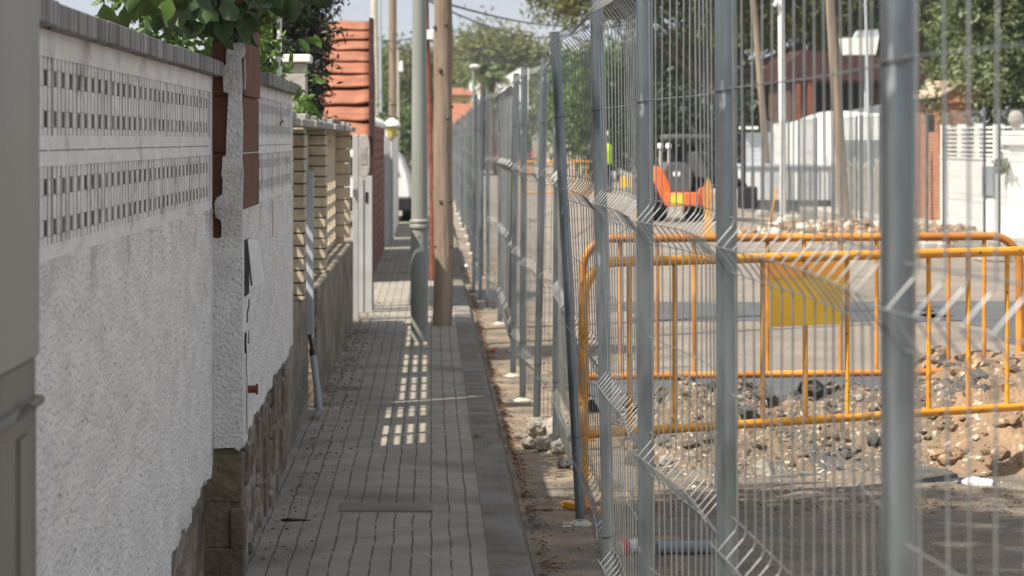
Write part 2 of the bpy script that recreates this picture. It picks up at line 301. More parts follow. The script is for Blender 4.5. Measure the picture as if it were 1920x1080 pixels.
# ------------------------------------------------------------ small generators
def vnoise(x, y, seed=0):
    def h(i, j):
        k = (i.astype(np.int64)*374761393 + j.astype(np.int64)*668265263 + seed*1442695) & 0x7fffffff
        k = ((k ^ (k >> 13))*1274126177) & 0x7fffffff
        return ((k ^ (k >> 16)) & 0xffff)/65535.
    xi, yi = np.floor(x), np.floor(y); fx, fy = x-xi, y-yi; fx = fx*fx*(3-2*fx); fy = fy*fy*(3-2*fy)
    return (h(xi,yi)*(1-fx)+h(xi+1,yi)*fx)*(1-fy)+(h(xi,yi+1)*(1-fx)+h(xi+1,yi+1)*fx)*fy
def fbm(x, y, o=4, seed=0):
    t = 0; a = .5
    for k in range(o): t = t+a*vnoise(x*2**k, y*2**k, seed+k); a *= .5
    return t
def heightfield(name, x0, x1, y0, y1, step, fn, m, parent=None, smooth=True):
    nx = max(2, int((x1-x0)/step)+1); ny = max(2, int((y1-y0)/step)+1)
    X, Y = np.meshgrid(np.linspace(x0,x1,nx), np.linspace(y0,y1,ny)); Z = fn(X, Y)
    v = np.stack([X,Y,Z], -1).reshape(-1,3); i = np.arange(nx*ny).reshape(ny,nx)
    f = np.stack([i[:-1,:-1], i[:-1,1:], i[1:,1:], i[1:,:-1]], -1).reshape(-1,4)
    me = bpy.data.meshes.new(name); me.from_pydata(v.tolist(), [], f.tolist()); me.update(); me.materials.append(m)
    if smooth: me.polygons.foreach_set('use_smooth', [True]*len(me.polygons))
    o = bpy.data.objects.new(name, me); col.objects.link(o); return o
def leaf_mesh(name, pts, size, m, parent=None, off=(0,0,0), aspect=.5, droop=.3, var=.35):
    """one small folded leaf (two quads) at every point"""
    n = len(pts); d = rng.normal(size=(n,3)); d[:,2] -= droop; d /= np.linalg.norm(d,axis=1)[:,None]
    r = rng.normal(size=(n,3)); a = np.cross(d, r); a /= np.linalg.norm(a,axis=1)[:,None]; nn = np.cross(a, d)
    L = size*(1+var*rng.uniform(-1,1,n))[:,None]; W = L*aspect*.5
    p = pts-np.array(off)
    base = p; tip = p+d*L+nn*L*(-.12); mid = p+d*L*.5
    if n < 14000:
        c1, c2 = p+d*L*.28, p+d*L*.68+nn*L*-.03
        v = np.stack([base, c1+a*W*.86+nn*W*.3, c2+a*W*.9+nn*W*.3, tip, c2-a*W*.9+nn*W*.3, c1-a*W*.86+nn*W*.3], 1).reshape(-1,3); k = np.arange(n)*6
        f = np.concatenate([np.stack(q,-1) for q in ([k,k+1,k+2],[k,k+2,k+3],[k,k+3,k+4],[k,k+4,k+5])])
    else:
        l_ = mid+a*W+nn*W*.35; r_ = mid-a*W+nn*W*.35
        v = np.stack([base, l_, tip, r_], 1).reshape(-1,3); k = np.arange(n)*4
        f = np.concatenate([np.stack([k,k+1,k+2],-1), np.stack([k,k+2,k+3],-1)])
    me = bpy.data.meshes.new(name); me.vertices.add(len(v)); me.vertices.foreach_set('co', v.ravel())
    me.loops.add(len(f)*3); me.loops.foreach_set('vertex_index', f.ravel().astype(np.int32))
    me.polygons.add(len(f)); me.polygons.foreach_set('loop_start', np.arange(len(f))*3); me.update(calc_edges=True); me.validate()
    me.materials.append(m); o = bpy.data.objects.new(name, me); col.objects.link(o)
    if parent is not None: o.parent = parent
    return o
def blob_pts(blobs, n, clump=.18, per=28, hollow=.55):
    """points in clumps spread near the surface of several ellipsoids (cx,cy,cz,rx,ry,rz)"""
    vol = np.array([b[3]*b[4]*b[5] for b in blobs])**.67; vol /= vol.sum(); out = []
    nc = max(1, n//per)
    for b, w_ in zip(blobs, vol):
        k = max(1, int(nc*w_)); u = rng.normal(size=(k,3)); u /= np.linalg.norm(u,axis=1)[:,None]
        rad = (hollow+(1-hollow)*rng.uniform(0,1,k)**.7)*(1+.16*rng.normal(size=k)); c = u*rad[:,None]*np.array(b[3:])+np.array(b[:3])
        q = np.repeat(c, per, 0)+rng.normal(size=(k*per,3))*clump*rng.uniform(.5,1.3,(k,1)).repeat(per,0); out.append(q)
    return np.concatenate(out)
def tree(name, base, label, cat, blobs, n, size, m, trunk_r=.12, clump=.2, per=28, trunk=True, group=None, aspect=.5, hollow=.55, fork=None):
    base = Vector(base); t = thing(name, base, label, cat, group)
    bl = [(base.x+b[0], base.y+b[1], base.z+b[2], b[3], b[4], b[5]) for b in blobs]
    leaf_mesh('crown', blob_pts(bl, n, clump, per, hollow), size, m, t, tuple(base), aspect)
    if trunk:
        b = MB(); top = fork or min(x[2]-x[5]*.4 for x in blobs)
        top = max(top, .3); q = base+Vector((.04,.02,top))
        b.tube([base, base+Vector((.03,-.02,top*.5)), q], [trunk_r, trunk_r*.8, trunk_r*.65], 8)
        for x in blobs:
            e = base+Vector((x[0],x[1],x[2])); mid = q.lerp(e,.5)+Vector((random.uniform(-.1,.1),random.uniform(-.1,.1),.05))
            b.tube([q-Vector((0,0,.05)), mid, e], [trunk_r*.55, trunk_r*.35, trunk_r*.12], 6)
        b.build('trunk', M['bark'], t, smooth=True)
    return t
def curve_pts(a, c, sag, n=10):
    return [a.lerp(c, i/n)-Vector((0,0,sag*4*(i/n)*(1-i/n))) for i in range(n+1)]

# ------------------------------------------------------------ ground
def flat(name, x0, x1, y0, y1, z, m, step=None, jag=0):
    b = MB(); 
    if not jag: b.add([(x0,y0,z),(x1,y0,z),(x1,y1,z),(x0,y1,z)], [(0,1,2,3)])
    else:
        r_ = random.Random(name); n = 14; pts = []
        for i in range(n): pts.append((x0+(x1-x0)*i/n, y0+r_.uniform(-jag,jag)))
        for i in range(n): pts.append((x1+r_.uniform(-jag,jag), y0+(y1-y0)*i/n))
        for i in range(n): pts.append((x1-(x1-x0)*i/n, y1+r_.uniform(-jag,jag)))
        for i in range(n): pts.append((x0+r_.uniform(-jag,jag), y1-(y1-y0)*i/n))
        b.add([(x,y,z) for x,y in pts], [tuple(range(len(pts)))])
    return tag(b.build(name, m), kind='structure')
flat('ground', -400, 400, -20, 3500, ST-.06, M['dirt'])
flat('street', .30, 9.35, -5, 400, ST, M['street'])
flat('street_patch', .9, 8.0, 16.3, 18.9, ST+.004, M['street_dark'], jag=.12)
flat('street_patch', 4.6, 8.6, 21.5, 27.5, ST+.004, M['street_dark'], jag=.15)
flat('street_patch', 1.8, 4.6, 24.5, 27.4, ST+.004, M['street_dark'], jag=.15)  # cast shadow painted as a dark sheet across the road
def gut(X, Y):
    e = np.clip((X-.395)/.03,0,1)*np.clip((1.02+.12*fbm(Y*1.3,Y*0+3)-X)/.06,0,1)*np.clip((11.3-Y)/.8+2,0,1)
    return ST+.004+.016*(fbm(X*14,Y*8,4)-.35)*e*(1)
tag(heightfield('gutter', .385, 1.0, 5, 40, .02, gut, M['dirt']), kind='structure')
tag(heightfield('roadside', .9, 4.6, 8.2, 13.6, .03, lambda X,Y: ST+.006+.03*(fbm(X*6,Y*5,4,9)-.4)*np.clip((X-.9)/.2,0,1)*np.clip((13.6-Y)/.4,0,1), M['gravelly']), kind='structure')
# pavement (top z = 0) with a kerb, slightly wavy
def pv(X, Y): return .004*(fbm(X*2.5,Y*1.5,3,4)-.5)
tag(heightfield('pavement', -.72, .215, 4, 26, .04, pv, M['pave']), kind='structure')
b = MB(); b.box(-.95, .215, 26, 330, -.2, -.001); tag(b.build('pavement', M['pave']), kind='structure')
def kb(X, Y):
    e = .36+.022*(fbm(Y*1.1, Y*0+1.7, 4, 3)-.5)*2+.012*(fbm(Y*9, Y*0, 2, 5)-.5)
    return np.where(X < e, .003+.006*(fbm(X*6,Y*3,3,6)-.5), np.clip(.003-(X-e)*3.2, ST-.02, .01))
k = heightfield('kerb', .213, .43, 4, 34, .012, kb, M['kerb']); tag(k, kind='structure')
b = MB(); b.box(.215, .39, 34, 330, -.2, 0); tag(b.build('kerb', M['kerb']), kind='structure')
b = MB(); b.box(8.2, 9.35, 0, 330, -.2, .06); tag(b.build('far_pavement', M['cement']), kind='structure')
# narrow drain cover set across the pavement
t = thing('drain_cover', P(724,952,443), 'long narrow grey metal cover set across the pavement tiles', 'drain cover')
t.location.z = .0; OFF[t.name] = tuple(t.location)
b = MB(); x0, x1 = PX(637,443), PX(812,443); d0, d1 = F*EYE/(960-262), F*EYE/(945-262)
b.bbox(x0, x1, d0, d1, -.01, .007, .003); b.build('plate', M['cabinet_base'], t)
b = MB()
for i in range(24): b.box(x0+.012+i*(x1-x0-.02)/24, x0+.017+i*(x1-x0-.02)/24, d0+.015, d1-.015, .006, .0082)
b.build('rib_pattern', M['cabinet_base'], t)

# ------------------------------------------------------------ left side: cabinet
c = thing('utility_cabinet', (-.84, 4.0, 0), 'plain beige grey utility cabinet on a concrete base at the left edge', 'cabinet')
xc = -.62; y1 = F/((CX-75)/.62)
b = MB(); b.bbox(-1.05, xc, 2.9, y1, 1.209, 2.35, .008); b.build('cabinet_body', M['cabinet'], c)
b = MB(); b.box(-1.04, xc-.006, 2.9, y1-.01, 1.15, 1.209); b.build('collar', M['cabinet_base'], c)
b = MB(); b.bbox(-1.06, xc+.006, 2.9, y1+.015, 1.135, 1.15, .004); b.build('ledge', M['cabinet_base'], c)
b = MB(); b.bbox(-1.05, xc-.008, 2.9, y1+.02, 0, 1.135, .006)
for q in (3.3, 3.75, 4.2): b.box(xc-.009, xc-.001, q, q+.10, 0, 1.10)
b.build('pedestal', M['cabinet_base'], c)
b = MB(); b.tube([(xc+.004, 4.12, 1.14),(xc+.012, 4.2, 1.152),(xc+.004, 4.3,1.142)], .004, 6); b.build('cable', M['dark_wire'], c)

# ------------------------------------------------------------ left side: white block walls
def block_wall(root, X, y0, y1, zb_fn, zt=1.775, L0=1.315, L1=1.752, frame=.1, th=.16, period=.0585):
    # roughcast skin with a ragged lower edge over the stone plinth
    n = int((y1-y0)/.035); low = []
    r_ = random.Random(int(X*1000)); cur = zb_fn(y0); nxt = y0
    for i in range(n+1):
        y = y0+(y1-y0)*i/n
        if y >= nxt: cur = zb_fn(y)+r_.uniform(-.03,.03); nxt = y+r_.uniform(.10,.34)
        low.append((y, cur+r_.uniform(-.008,.008)))
    b = MB(); b.prism(low+[(y1, L0),(y0, L0)], 'x', X-.03, X); b.build('render', M['render_white'], root)
    b = MB(); b.prism([(y0,L1),(y1,L1),(y1,zt),(y0,zt)], 'x', X-th, X-.002)
    b.box(X-th, X-.036, y0, y1, .3, L0-.002)
    b.box(X-th, X-.003, y1-frame, y1, L0-.001, L1+.001); b.box(X-th, X-.003, y0, y0+.02, L0-.001, L1+.001)
    b.build('wall_body', M['white_block'], root)
    # openwork blocks: thin painted face over webs coloured dark for the recess shade
    Y0, Y1 = y0+.02, y1-frame; H = (L1-L0)/2; per = .125; k = int((Y1-Y0)/per); per = (Y1-Y0)/k
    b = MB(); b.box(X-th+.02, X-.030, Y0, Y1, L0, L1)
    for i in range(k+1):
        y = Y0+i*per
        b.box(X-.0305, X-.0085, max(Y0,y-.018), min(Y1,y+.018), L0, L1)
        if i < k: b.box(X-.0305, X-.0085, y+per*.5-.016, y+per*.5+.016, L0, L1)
    b.build('block_webs', M['recess_shade_mortar'], root)
    b = MB()
    for r0 in (L0, L0+H):
        b.box(X-.012, X-.002, Y0, Y1, r0, r0+.030); b.box(X-.012, X-.002, Y0, Y1, r0+H-.032, r0+H)
        for i in range(k):
            y = Y0+i*per; j = random.uniform(-.003,.003); xo = X-.004-random.uniform(0,.003)
            segs = [(.022,.046,0),(.046,.080,1),(.080,.128,0),(.128,.162,1),(.162,H-.024,0)]
            for a, c_, op in segs:
                w1_ = .004 if op else .046
                b.box(X-.0125, xo, y+j+.0, y+j+w1_, r0+a-.0005, r0+c_+.0005)
                b.box(X-.0125, xo, y+per*.5+j, y+per*.5+.040, r0+a-.0005, r0+c_+.0005)
    b.build('openwork_blocks', M['white_block'], root)
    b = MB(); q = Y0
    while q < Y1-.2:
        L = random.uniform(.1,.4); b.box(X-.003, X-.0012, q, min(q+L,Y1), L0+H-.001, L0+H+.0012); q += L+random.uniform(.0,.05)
    b.build('mortar_line', M['recess_shade_mortar'], root)
def coping(root, X, y0, y1, z0, z1, out=.035, th=.17):
    b = MB(); y = y0; r_ = random.Random(int(y0*10)); 
    while y < y1-.02:
        L = min(r_.choice((.84,.96,.9)), y1-y); dz = r_.uniform(-.003,.003); dx = r_.uniform(-.004,.004)
        b.bbox(X-th, X+out+dx, y, y+L-.004, z0+dz, z1+dz, .003); y += L
    b.build('coping', M['coping'], root)
S1, X1, X2 = F/537, -.76, -.66
w1 = thing('block_wall', (-.84, 7, 0), 'white roughcast wall with openwork blocks on top, between the cabinet and the broken pillar', 'wall')
block_wall(w1, X1, y1+.05, S1, lambda y: .27+.16*max(0,(y-7.6)/2.1))
coping(w1, X1, y1+.05, S1+.02, 1.775, 1.825)
b = MB(); b.box(X1-.16, X1-.0301, y1+.05, S1, -.05, .45); b.build('stone_plinth', M['stone'], w1)
b = MB(); b.tube([P(80,52,962)+Vector((.012,0,0)), P(88,48,945)+Vector((.02,0,0)), P(105,45,925)+Vector((.012,0,0))], .004, 6); b.build('wire_stub', M['dark_wire'], w1)
S2 = F/392
w2 = thing('block_wall', (-.74, 11.5, 0), 'white openwork wall with a loose meter cover, running on beyond the broken pillar', 'wall')
block_wall(w2, X2, S1+.06, S2, lambda y: .50+.02*(y-S1))
coping(w2, X2, S1+1.02, S2+.03, 1.765, 1.815)
# big plinth stones with jagged tops
b = MB(); r_ = random.Random(5); y = S1+.03
b.box(X2-.16, X2-.031, S1+.07, S2+.05, -.05, .66)
while y < S2+.04:
    L = r_.uniform(.09,.30); L = min(L, S2+.06-y); x = X2-.024+r_.uniform(-.010,.014)
    zt = .33+r_.uniform(0,.16)
    z = -.05; zt = .47+r_.uniform(-.03,.05)
    while z < zt-.03:
        h = min(r_.uniform(.08,.24), zt-z); b.bbox(X2-.10, x+r_.uniform(-.012,.010), y+r_.uniform(-.01,.01), y+L-.010, z, z+h-.008, .012); z += h
    y += L
b.build('stone_plinth', M['stone'], w2)
# meter niche with its cover hanging open
yb, ya = F/SX(487,X2)*-1 if False else F/((CX-487)/.66), F/((CX-458)/.66)
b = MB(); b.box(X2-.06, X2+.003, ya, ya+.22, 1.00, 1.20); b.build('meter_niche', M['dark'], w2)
b = MB(); q = [(X2+.004, ya+.12, 1.20),(X2+.040, ya+.17, 1.195),(X2+.062, ya+.20, 1.04),(X2+.020, ya+.15, 1.03)]
q = q+[(x-.008, y+.012, z) for x,y,z in q]
b.add(q, [(0,1,2,3),(7,6,5,4),(0,4,5,1),(1,5,6,2),(2,6,7,3),(3,7,4,0)]); b.build('meter_cover', M['white_paint'], w2)
b = MB(); b.tube([(X2, ya+.2, .655),(X2+.03, ya+.2, .655)], .014, 10); b.tube([(X2+.028, ya+.2, .655),(X2+.036, ya+.2, .655)], .02, 10); b.build('stopcock', M['rust'], w2)
b = MB()
def crack(b, pts, x, wd=.004):
    for (y0,z0),(y1_,z1) in zip(pts, pts[1:]): b.tube([(x,y0,z0),(x,y1_,z1)], wd, 4)
yc = S1+.25
crack(b, [(yc+.10,.98),(yc+.10,.955),(yc,.93),(yc,.90)], X2-.001, .005)
crack(b, [(yc-.1,.87),(yc-.12,.83),(yc-.10,.80)], X2-.001, .008); crack(b, [(yc+.1,.865),(yc+.08,.82),(yc+.13,.82)], X2-.001, .004)
crack(b, [(yc-.02,.80),(yc-.04,.74),(yc,.70),(yc-.02,.62),(yc,.5)], X2-.001, .0035)
b.build('crack', M['dark'], w2)
b = MB(); crack(b, [(S2-1.1,1.62),(S2-.9,1.64),(S2-.82,1.635)], X2-.001, .003); crack(b, [(S2-1.7,1.3),(S2-1.72,1.15)], X2-.001, .003); b.build('crack', M['dark'], w2)

# broken pillar: hollow brick core, render left only in part
p = thing('broken_pillar', (-.71, 10.2, 0), 'tall pillar of exposed terracotta brick with its white render broken off in ragged patches', 'pillar')
yP1 = F/((CX-487)/.655)
b = MB()
z = 1.31
rows = []
r_ = random.Random(3)
b.box(-.765, -.668, S1+.02, yP1-.05, .5, 1.30)
while z < 2.9:
    dy = r_.uniform(-.015,.02); b.bbox(-.768+r_.uniform(0,.006), -.655+r_.uniform(-.004,.002), S1+.012+r_.uniform(-.006,.004), yP1+dy, z, z+.196, .002); z += .2
b.build('brick_core', M['terracotta'], p)
b = MB(); b.box(-.76, -.664, S1+.03, yP1-.05, 1.3, 2.9); b.build('mortar_core', M['terracotta'], p)
b = MB(); b.box(-.80, -.67, S1+.0, S1+.03, -.05, PZ(843,537)); 
for (x0,x1,z0,z1,o_) in [(-.80,-.652,-.05,.13,.016),(-.80,-.700,.128,.30,.004),(-.703,-.648,.126,.27,.014),(-.80,-.657,.29,.455,.008)]: b.bbox(x0, x1, S1-.008-o_, S1+.10, z0, z1, .006)
b.build('stone_foot', mat('tan_stone', (.24,.185,.12), (.12,.095,.065), 7, .9, 2.2, 22, c3=(.11,.085,.06), scale3=9, cut3=(.5,.65)), p)
def fp(cx, cy): x_, y_ = 380+cx/2.35, cy/2.35; return (PX(x_,537), PZ(y_,537))
out = [fp(*q) for q in [(102,95),(112,135),(128,150),(150,158),(160,125),(170,112),(176,170),(188,220),(182,250),(170,255),(172,300),(176,380),(172,430),(178,560),(174,700),(180,760),(176,880),(176,1000)]]
out += [(PX(456,537),1.1),(PX(455,537),.8),(PX(457,537),PZ(828,537)),(PX(448,537),PZ(846,537)),(PX(440,537),PZ(838,537)),(PX(401,537),PZ(840,537)),(PX(399,537),.9)]
out += [fp(*q) for q in [(40,1046),(62,1050),(84,1046),(85,1000),(80,968),(58,958),(52,900),(62,872),(88,855),(90,790),(84,770),(90,690),(104,686),(106,600),(110,520),(115,410),(94,406),(92,350),(93,292),(104,284),(106,225),(117,200),(118,170),(104,130)]]
b = MB(); b.prism(out, 'y', S1-.018, S1+.010); b.build('render', M['render_white'], p)
b = MB(); b.prism([fp(176,240),fp(186,262),fp(190,330),fp(186,395),fp(177,390)], 'y', S1+.012, S1+.03); b.build('loose_render', M['grey_paint'], p)

# ------------------------------------------------------------ cream brick wall with piers, slabs and an open brick screen
w3 = thing('brick_wall', (-.78, 18.5, 0), 'cream brick wall of piers and open screen on a brown cement plinth', 'wall')
yA, yB, yC, yD = F/352, F/300, F/228, F/221
b = MB();  b.bbox(-.93, -.70, S2+.08, 15.84, 0, .70, .01); b.bbox(-.93, -.66, 16.10, yD, 0, .70, .01); b.build('plinth', M['plinth'], w3)
b = MB(); 
for y in (S2+.09, yA, F/293): b.bbox(-.94, -.675, y, y+.26, .70, 1.62, .004)
b.build('pier', M['cream_brick'], w3)
def screen(name, y0, y1, x0=-.80, x1=-.785):
    b = MB(); n = max(1, round((y1-y0)/.6)); per = (y1-y0)/n
    for i in range(n+1): b.box(x0, x1, y0+i*per-.05, y0+i*per+.05, .70, 1.62)
    z = .70; k = 0
    while z < 1.62:
        h = .045 if not 1.20 < z < 1.34 else .11
        b.box(x0+.003, x1-.003, y0-.01, y1+.01, z, min(z+h, 1.62)); z += .105 if h < .1 else .11
    return b.build(name, M['cream'], w3)
screen('open_screen', S2+.36, yA); screen('open_screen', yA+.26, 15.82); screen('open_screen', 16.12, F/293); screen('open_screen', F/293+.26, yC)
b = MB()
for z0 in np.arange(.75, 1.6, .105): b.bbox(-.93, -.668, yC, yC+.22, z0, z0+.095, .004)
b.box(-.90,-.72,yC+.02,yC+.2,.7,1.6); b.build('pier', M['cream'], w3)
b = MB(); y = S2+.1; r_ = random.Random(9); k = 0
while y < yD+.1:
    L = r_.uniform(.38,.5)
    if y < 15.86 < y+L+.05: L = 15.82-y
    if 15.7 < y < 16.1: y = 16.1; L = .4
    b.bbox(-1.0+r_.uniform(-.02,.02), -.635+r_.uniform(-.015,.02), y, y+L-.02, 1.62, 1.66, .005)
    if k % 3 == 0: b.bbox(-.97, -.665, y+.05, y+.38, 1.66, 1.695, .005)
    y += L; k += 1
b.build('capstones', M['capstone'], w3)
# grey conduit on the wall
c = thing('conduit', P(600,760,332)*1, 'grey plastic conduit rising from the pavement in front of the cream brick wall', 'pipe')
c.location.z = 0; OFF[c.name] = tuple(c.location)
b = MB(); b.bbox(PX(574,332), PX(588,332), F/332, F/332+.035, PZ(628,332), PZ(322,332), .004); b.build('channel', M['steel'], c)
b = MB(); b.tube([P(581,628,332), P(584,645,332), P(586,664,332)], .012, 8); b.tube([P(585,655,332),P(586,668,332)],.017,8); b.build('joint', M['black'], c)
b = MB(); b.tube([P(587,666,332), P(599,768,332)], .0195, 10); b.build('lower_pipe', M['steel'], c, smooth=True)
# garden pillar with white cap behind wall 2
gp = thing('gate_pillar', (-.95, 14, 0), 'plain grey block pillar under a flat white cap, behind the end of the white wall', 'pillar')
s_ = 330
b = MB(); b.bbox(PX(515,s_), PX(574,s_), F/s_, F/s_+.2, -.05, PZ(118,s_), .005)
for zz in (PZ(170,s_),): b.box(PX(515,s_)-.001, PX(574,s_)+.001, F/s_-.001, F/s_+.1, zz-.002, zz+.002)
b.build('shaft', M['cement'], gp)
b = MB(); b.bbox(PX(507,s_), PX(583,s_), F/s_-.03, F/s_+.23, PZ(117,s_), PZ(102,s_), .005); b.build('cap', M['white_paint'], gp)

# tiled gate canopy
cp = thing('tiled_canopy', (-.8, 24, 0), 'small gate canopy of large red clay tiles in stepped rows', 'canopy')
ys = [252,222,192,162,136,112,90,72,55,40]   # pixel rows of the tile noses
s0 = 205.0
b = MB(); n = len(ys)
def srow(i): return s0-2.2*i
for i in range(n-1):
    s_ = srow(i); d = F/s_; dn = F/srow(i+1)
    xl, xr = PX(560,s_), PX(693,s_)
    zb, zt = PZ(ys[i],s_), PZ(ys[i+1],srow(i+1))
    vs = []; N = 10; K = 7
    for j in range(K+1):
        v = j/K; 
        for q in range(N+1):
            u = q/N; vs.append((xl+(xr-xl)*u, d-.10+(dn+.02-d+.10)*v-.02*math.sin(math.pi*min(1,v*1.15+.08)), zb+(zt+.0-zb)*v+.010*math.sin(u*5+i*1.3)+.006*math.sin(u*11+i)))
    b.add(vs, [(r*(N+1)+q, r*(N+1)+q+1, (r+1)*(N+1)+q+1, (r+1)*(N+1)+q) for r in range(K) for q in range(N)])
o = b.build('tile_row', M['rooftile'], cp, smooth=True, angle=50); o.name = 'roof_tiles'
mo = o.modifiers.new('th','SOLIDIFY'); mo.thickness = .018
b = MB(); s_ = s0
b.prism([(F/s0+.02, PZ(262,s0)), (F/srow(8)+.1, PZ(62,srow(8))-.0), (F/srow(8)+.9, PZ(150,srow(8))), (F/srow(8)+.9, PZ(262,s0))], 'x', PX(565,s0), PX(690,s0)); b.build('canopy_body', M['dark_red'], cp)
b = MB()
for i in range(n-1):
    s_ = srow(i); b.bbox(PX(692,s_), PX(700,s_), F/s_-.06, F/srow(i+1)+.02, PZ(ys[i],s_)-.05, PZ(ys[i+1],srow(i+1))+.02, .006)
b.bbox(PX(690,s0), PX(700,s0), F/s0-.02, F/s0+.15, -.05, PZ(250,s0), .004); b.bbox(PX(560,s0), PX(570,s0), F/s0-.02, F/s0+.15, -.05, PZ(250,s0), .004)
b.build('verge', M['dark_red'], cp)
# name plate, white posts, house number post
s_ = 212
g = thing('wall_plaque', P(682,292,s_), 'rounded stone coloured plaque fixed beside the tiled canopy', 'plaque')
b = MB(); pts = []
for i in range(20):
    a = 2*math.pi*i/20; ca, sa = math.cos(a), math.sin(a)
    pts.append((PX(682,s_)+.055*math.copysign(abs(ca)**.6,ca), PZ(292,s_)+.19*math.copysign(abs(sa)**.6,sa)))
b.prism(pts, 'y', F/s_-.02, F/s_+.02); b.build('plate', M['cement'], g, bevel=.006)
b = MB(); b.box(PX(676,s_), PX(688,s_), F/s_-.024, F/s_-.02, PZ(308,s_), PZ(275,s_)); b.build('relief', M['capstone'], g)
g = thing('gate_post', (PX(668,s_)-.0, F/s_+.2, 0), 'slim grey post closing the cream brick wall', 'post')
b = MB(); b.bbox(PX(661,218), PX(672,218), F/218, F/218+.12, -.05, PZ(252,218), .004); b.build('post', M['grey_paint'], g)
g = thing('meter_cupboard', (PX(685,205), F/205, 0), 'tall white door panel with a small dark letter slot under the tiled canopy', 'cupboard')
b = MB(); b.bbox(PX(671,208), PX(698,208), F/208+.0, F/208+.1, -.05, PZ(330,208), .004); b.build('panel', M['grey_paint'], g)
b = MB(); b.box(PX(672,208), PX(681,208), F/208-.012, F/208-.002, .0, PZ(335,208)); b.build('edge_strip', M['grey_paint'], g)
b = MB(); b.box(PX(685,208), PX(690,208), F/208-.006, F/208-.001, PZ(380,208), PZ(360,208)); b.build('letter_slot', M['black'], g)

# terracotta screen wall, then white walls farther on
w4 = thing('terracotta_wall', (-.75, 30, 0), 'red terracotta screen wall with white caps beyond the tiled canopy', 'wall')
yE, yF = F/172, F/132
b = MB(); b.box(-.85, -.66, yE, yF, -.05, 1.72); b.build('wall_body', M['redwall'], w4)
b = MB(); k = 0; y = yE
while y < yF: b.lathe([(.0,.0),(.11,.0),(.12,.04),(.08,.10),(.02,.13)], (-.74, y, 1.72), 10); y += 1.1
b.build('pillar_caps', M['white_paint'], w4, smooth=True)
w5 = thing('white_wall', (-.75, 48, 0), 'tall bright white wall with grey gate posts beyond the terracotta screen', 'wall')
b = MB(); b.box(-.9, -.60, F/118, F/101, -.05, 1.60); b.box(-.73,-.585,F/118-.02,F/118+.3,-.05,1.72); b.build('wall_body', M['white_paint'], w5)
b = MB(); b.box(-.88, -.67, F/130, F/120, -.05, 1.35); b.build('gate_leaf', M['steel'], w5)
b = MB()
for q in (129, 121): b.tube([(-.66,F/q,-.05),(-.66,F/q,1.6)], .03, 8)
b.build('gate_post', M['grey_paint'], w5)
l5 = thing('gate_lantern', P(735,262,120), 'small yellow glass lantern with a white cap on the gate', 'lantern')
s_ = 120; q = P(735,0,s_)
b = MB(); b.tube([(q.x,q.y,-.05),(q.x,q.y,PZ(258,s_))], .03, 8); b.build('stem', M['grey_paint'], l5)
b = MB(); b.lathe([(.07,0),(.10,.17)], (q.x,q.y,PZ(258,s_)), 8); b.build('glass', mat('amber_glass', (.42,.33,.10), None, 4, .3), l5)
b = MB(); b.lathe([(.14,0),(.13,.04),(.07,.09),(.02,.12)], (q.x,q.y,PZ(236,s_)), 12); b.build('cap', M['white_paint'], l5)

# ------------------------------------------------------------ parked car beyond the white wall
def car():
    s_ = 99; y = F/s_; xr = -.34
    t = thing('parked_car', (xr-.85, y+2, ST), 'white hatchback parked beyond the white wall, seen from behind', 'car')
    b = MB(); prof = [(-.85,.30),(-.87,.62),(-.80,.95),(-.68,1.22),(-.55,1.36),(.55,1.36),(.68,1.22),(.80,.95),(.87,.62),(.85,.30)]
    secs = [(0,.93,.02),(.15,1,0),(1.3,1,.05),(2.6,1,.03),(3.0,.98,-.25),(3.9,.95,-.45)]
    vs = []
    for dy, sx, dz in secs:
        for x, z in prof: vs.append((xr-.87+x*sx, y+dy, ST+z+(dz if z > .9 else 0)*(1 if z > 1 else .4)))
    n = len(prof); fs = [(i*n+k, i*n+(k+1)%n, (i+1)*n+(k+1)%n, (i+1)*n+k) for i in range(len(secs)-1) for k in range(n)]
    fs += [tuple(range(n-1,-1,-1)), tuple(range((len(secs)-1)*n, len(secs)*n))]
    b.add(vs, fs); b.build('body', M['carwhite'], t, smooth=True, bevel=.02)
    b = MB(); b.prism([(xr-.87-.62,ST+.93),(xr-.87+.62,ST+.93),(xr-.87+.50,ST+1.28),(xr-.87-.50,ST+1.28)], 'y', y-.02, y+.04); b.build('rear_window', M['glass'], t)
    b = MB(); b.bbox(xr-1.72, xr-.02, y-.10, y+.15, ST+.26, ST+.52, .04); b.build('bumper', M['black'], t)
    for sx in (-1, 1):
        for yy in (y+.7, y+3.2):
            b = MB(); cx = xr-.87+sx*.76; b.tube([(cx-.1,yy,ST+.30),(cx+.1,yy,ST+.30)], .30, 18); wh = b.build('wheel', M['rubber'], t, smooth=True)
            b = MB(); b.tube([(cx+sx*.09,yy,ST+.30),(cx+sx*.11,yy,ST+.30)], .19, 14); b.build('rim', M['steel'], wh)
car()

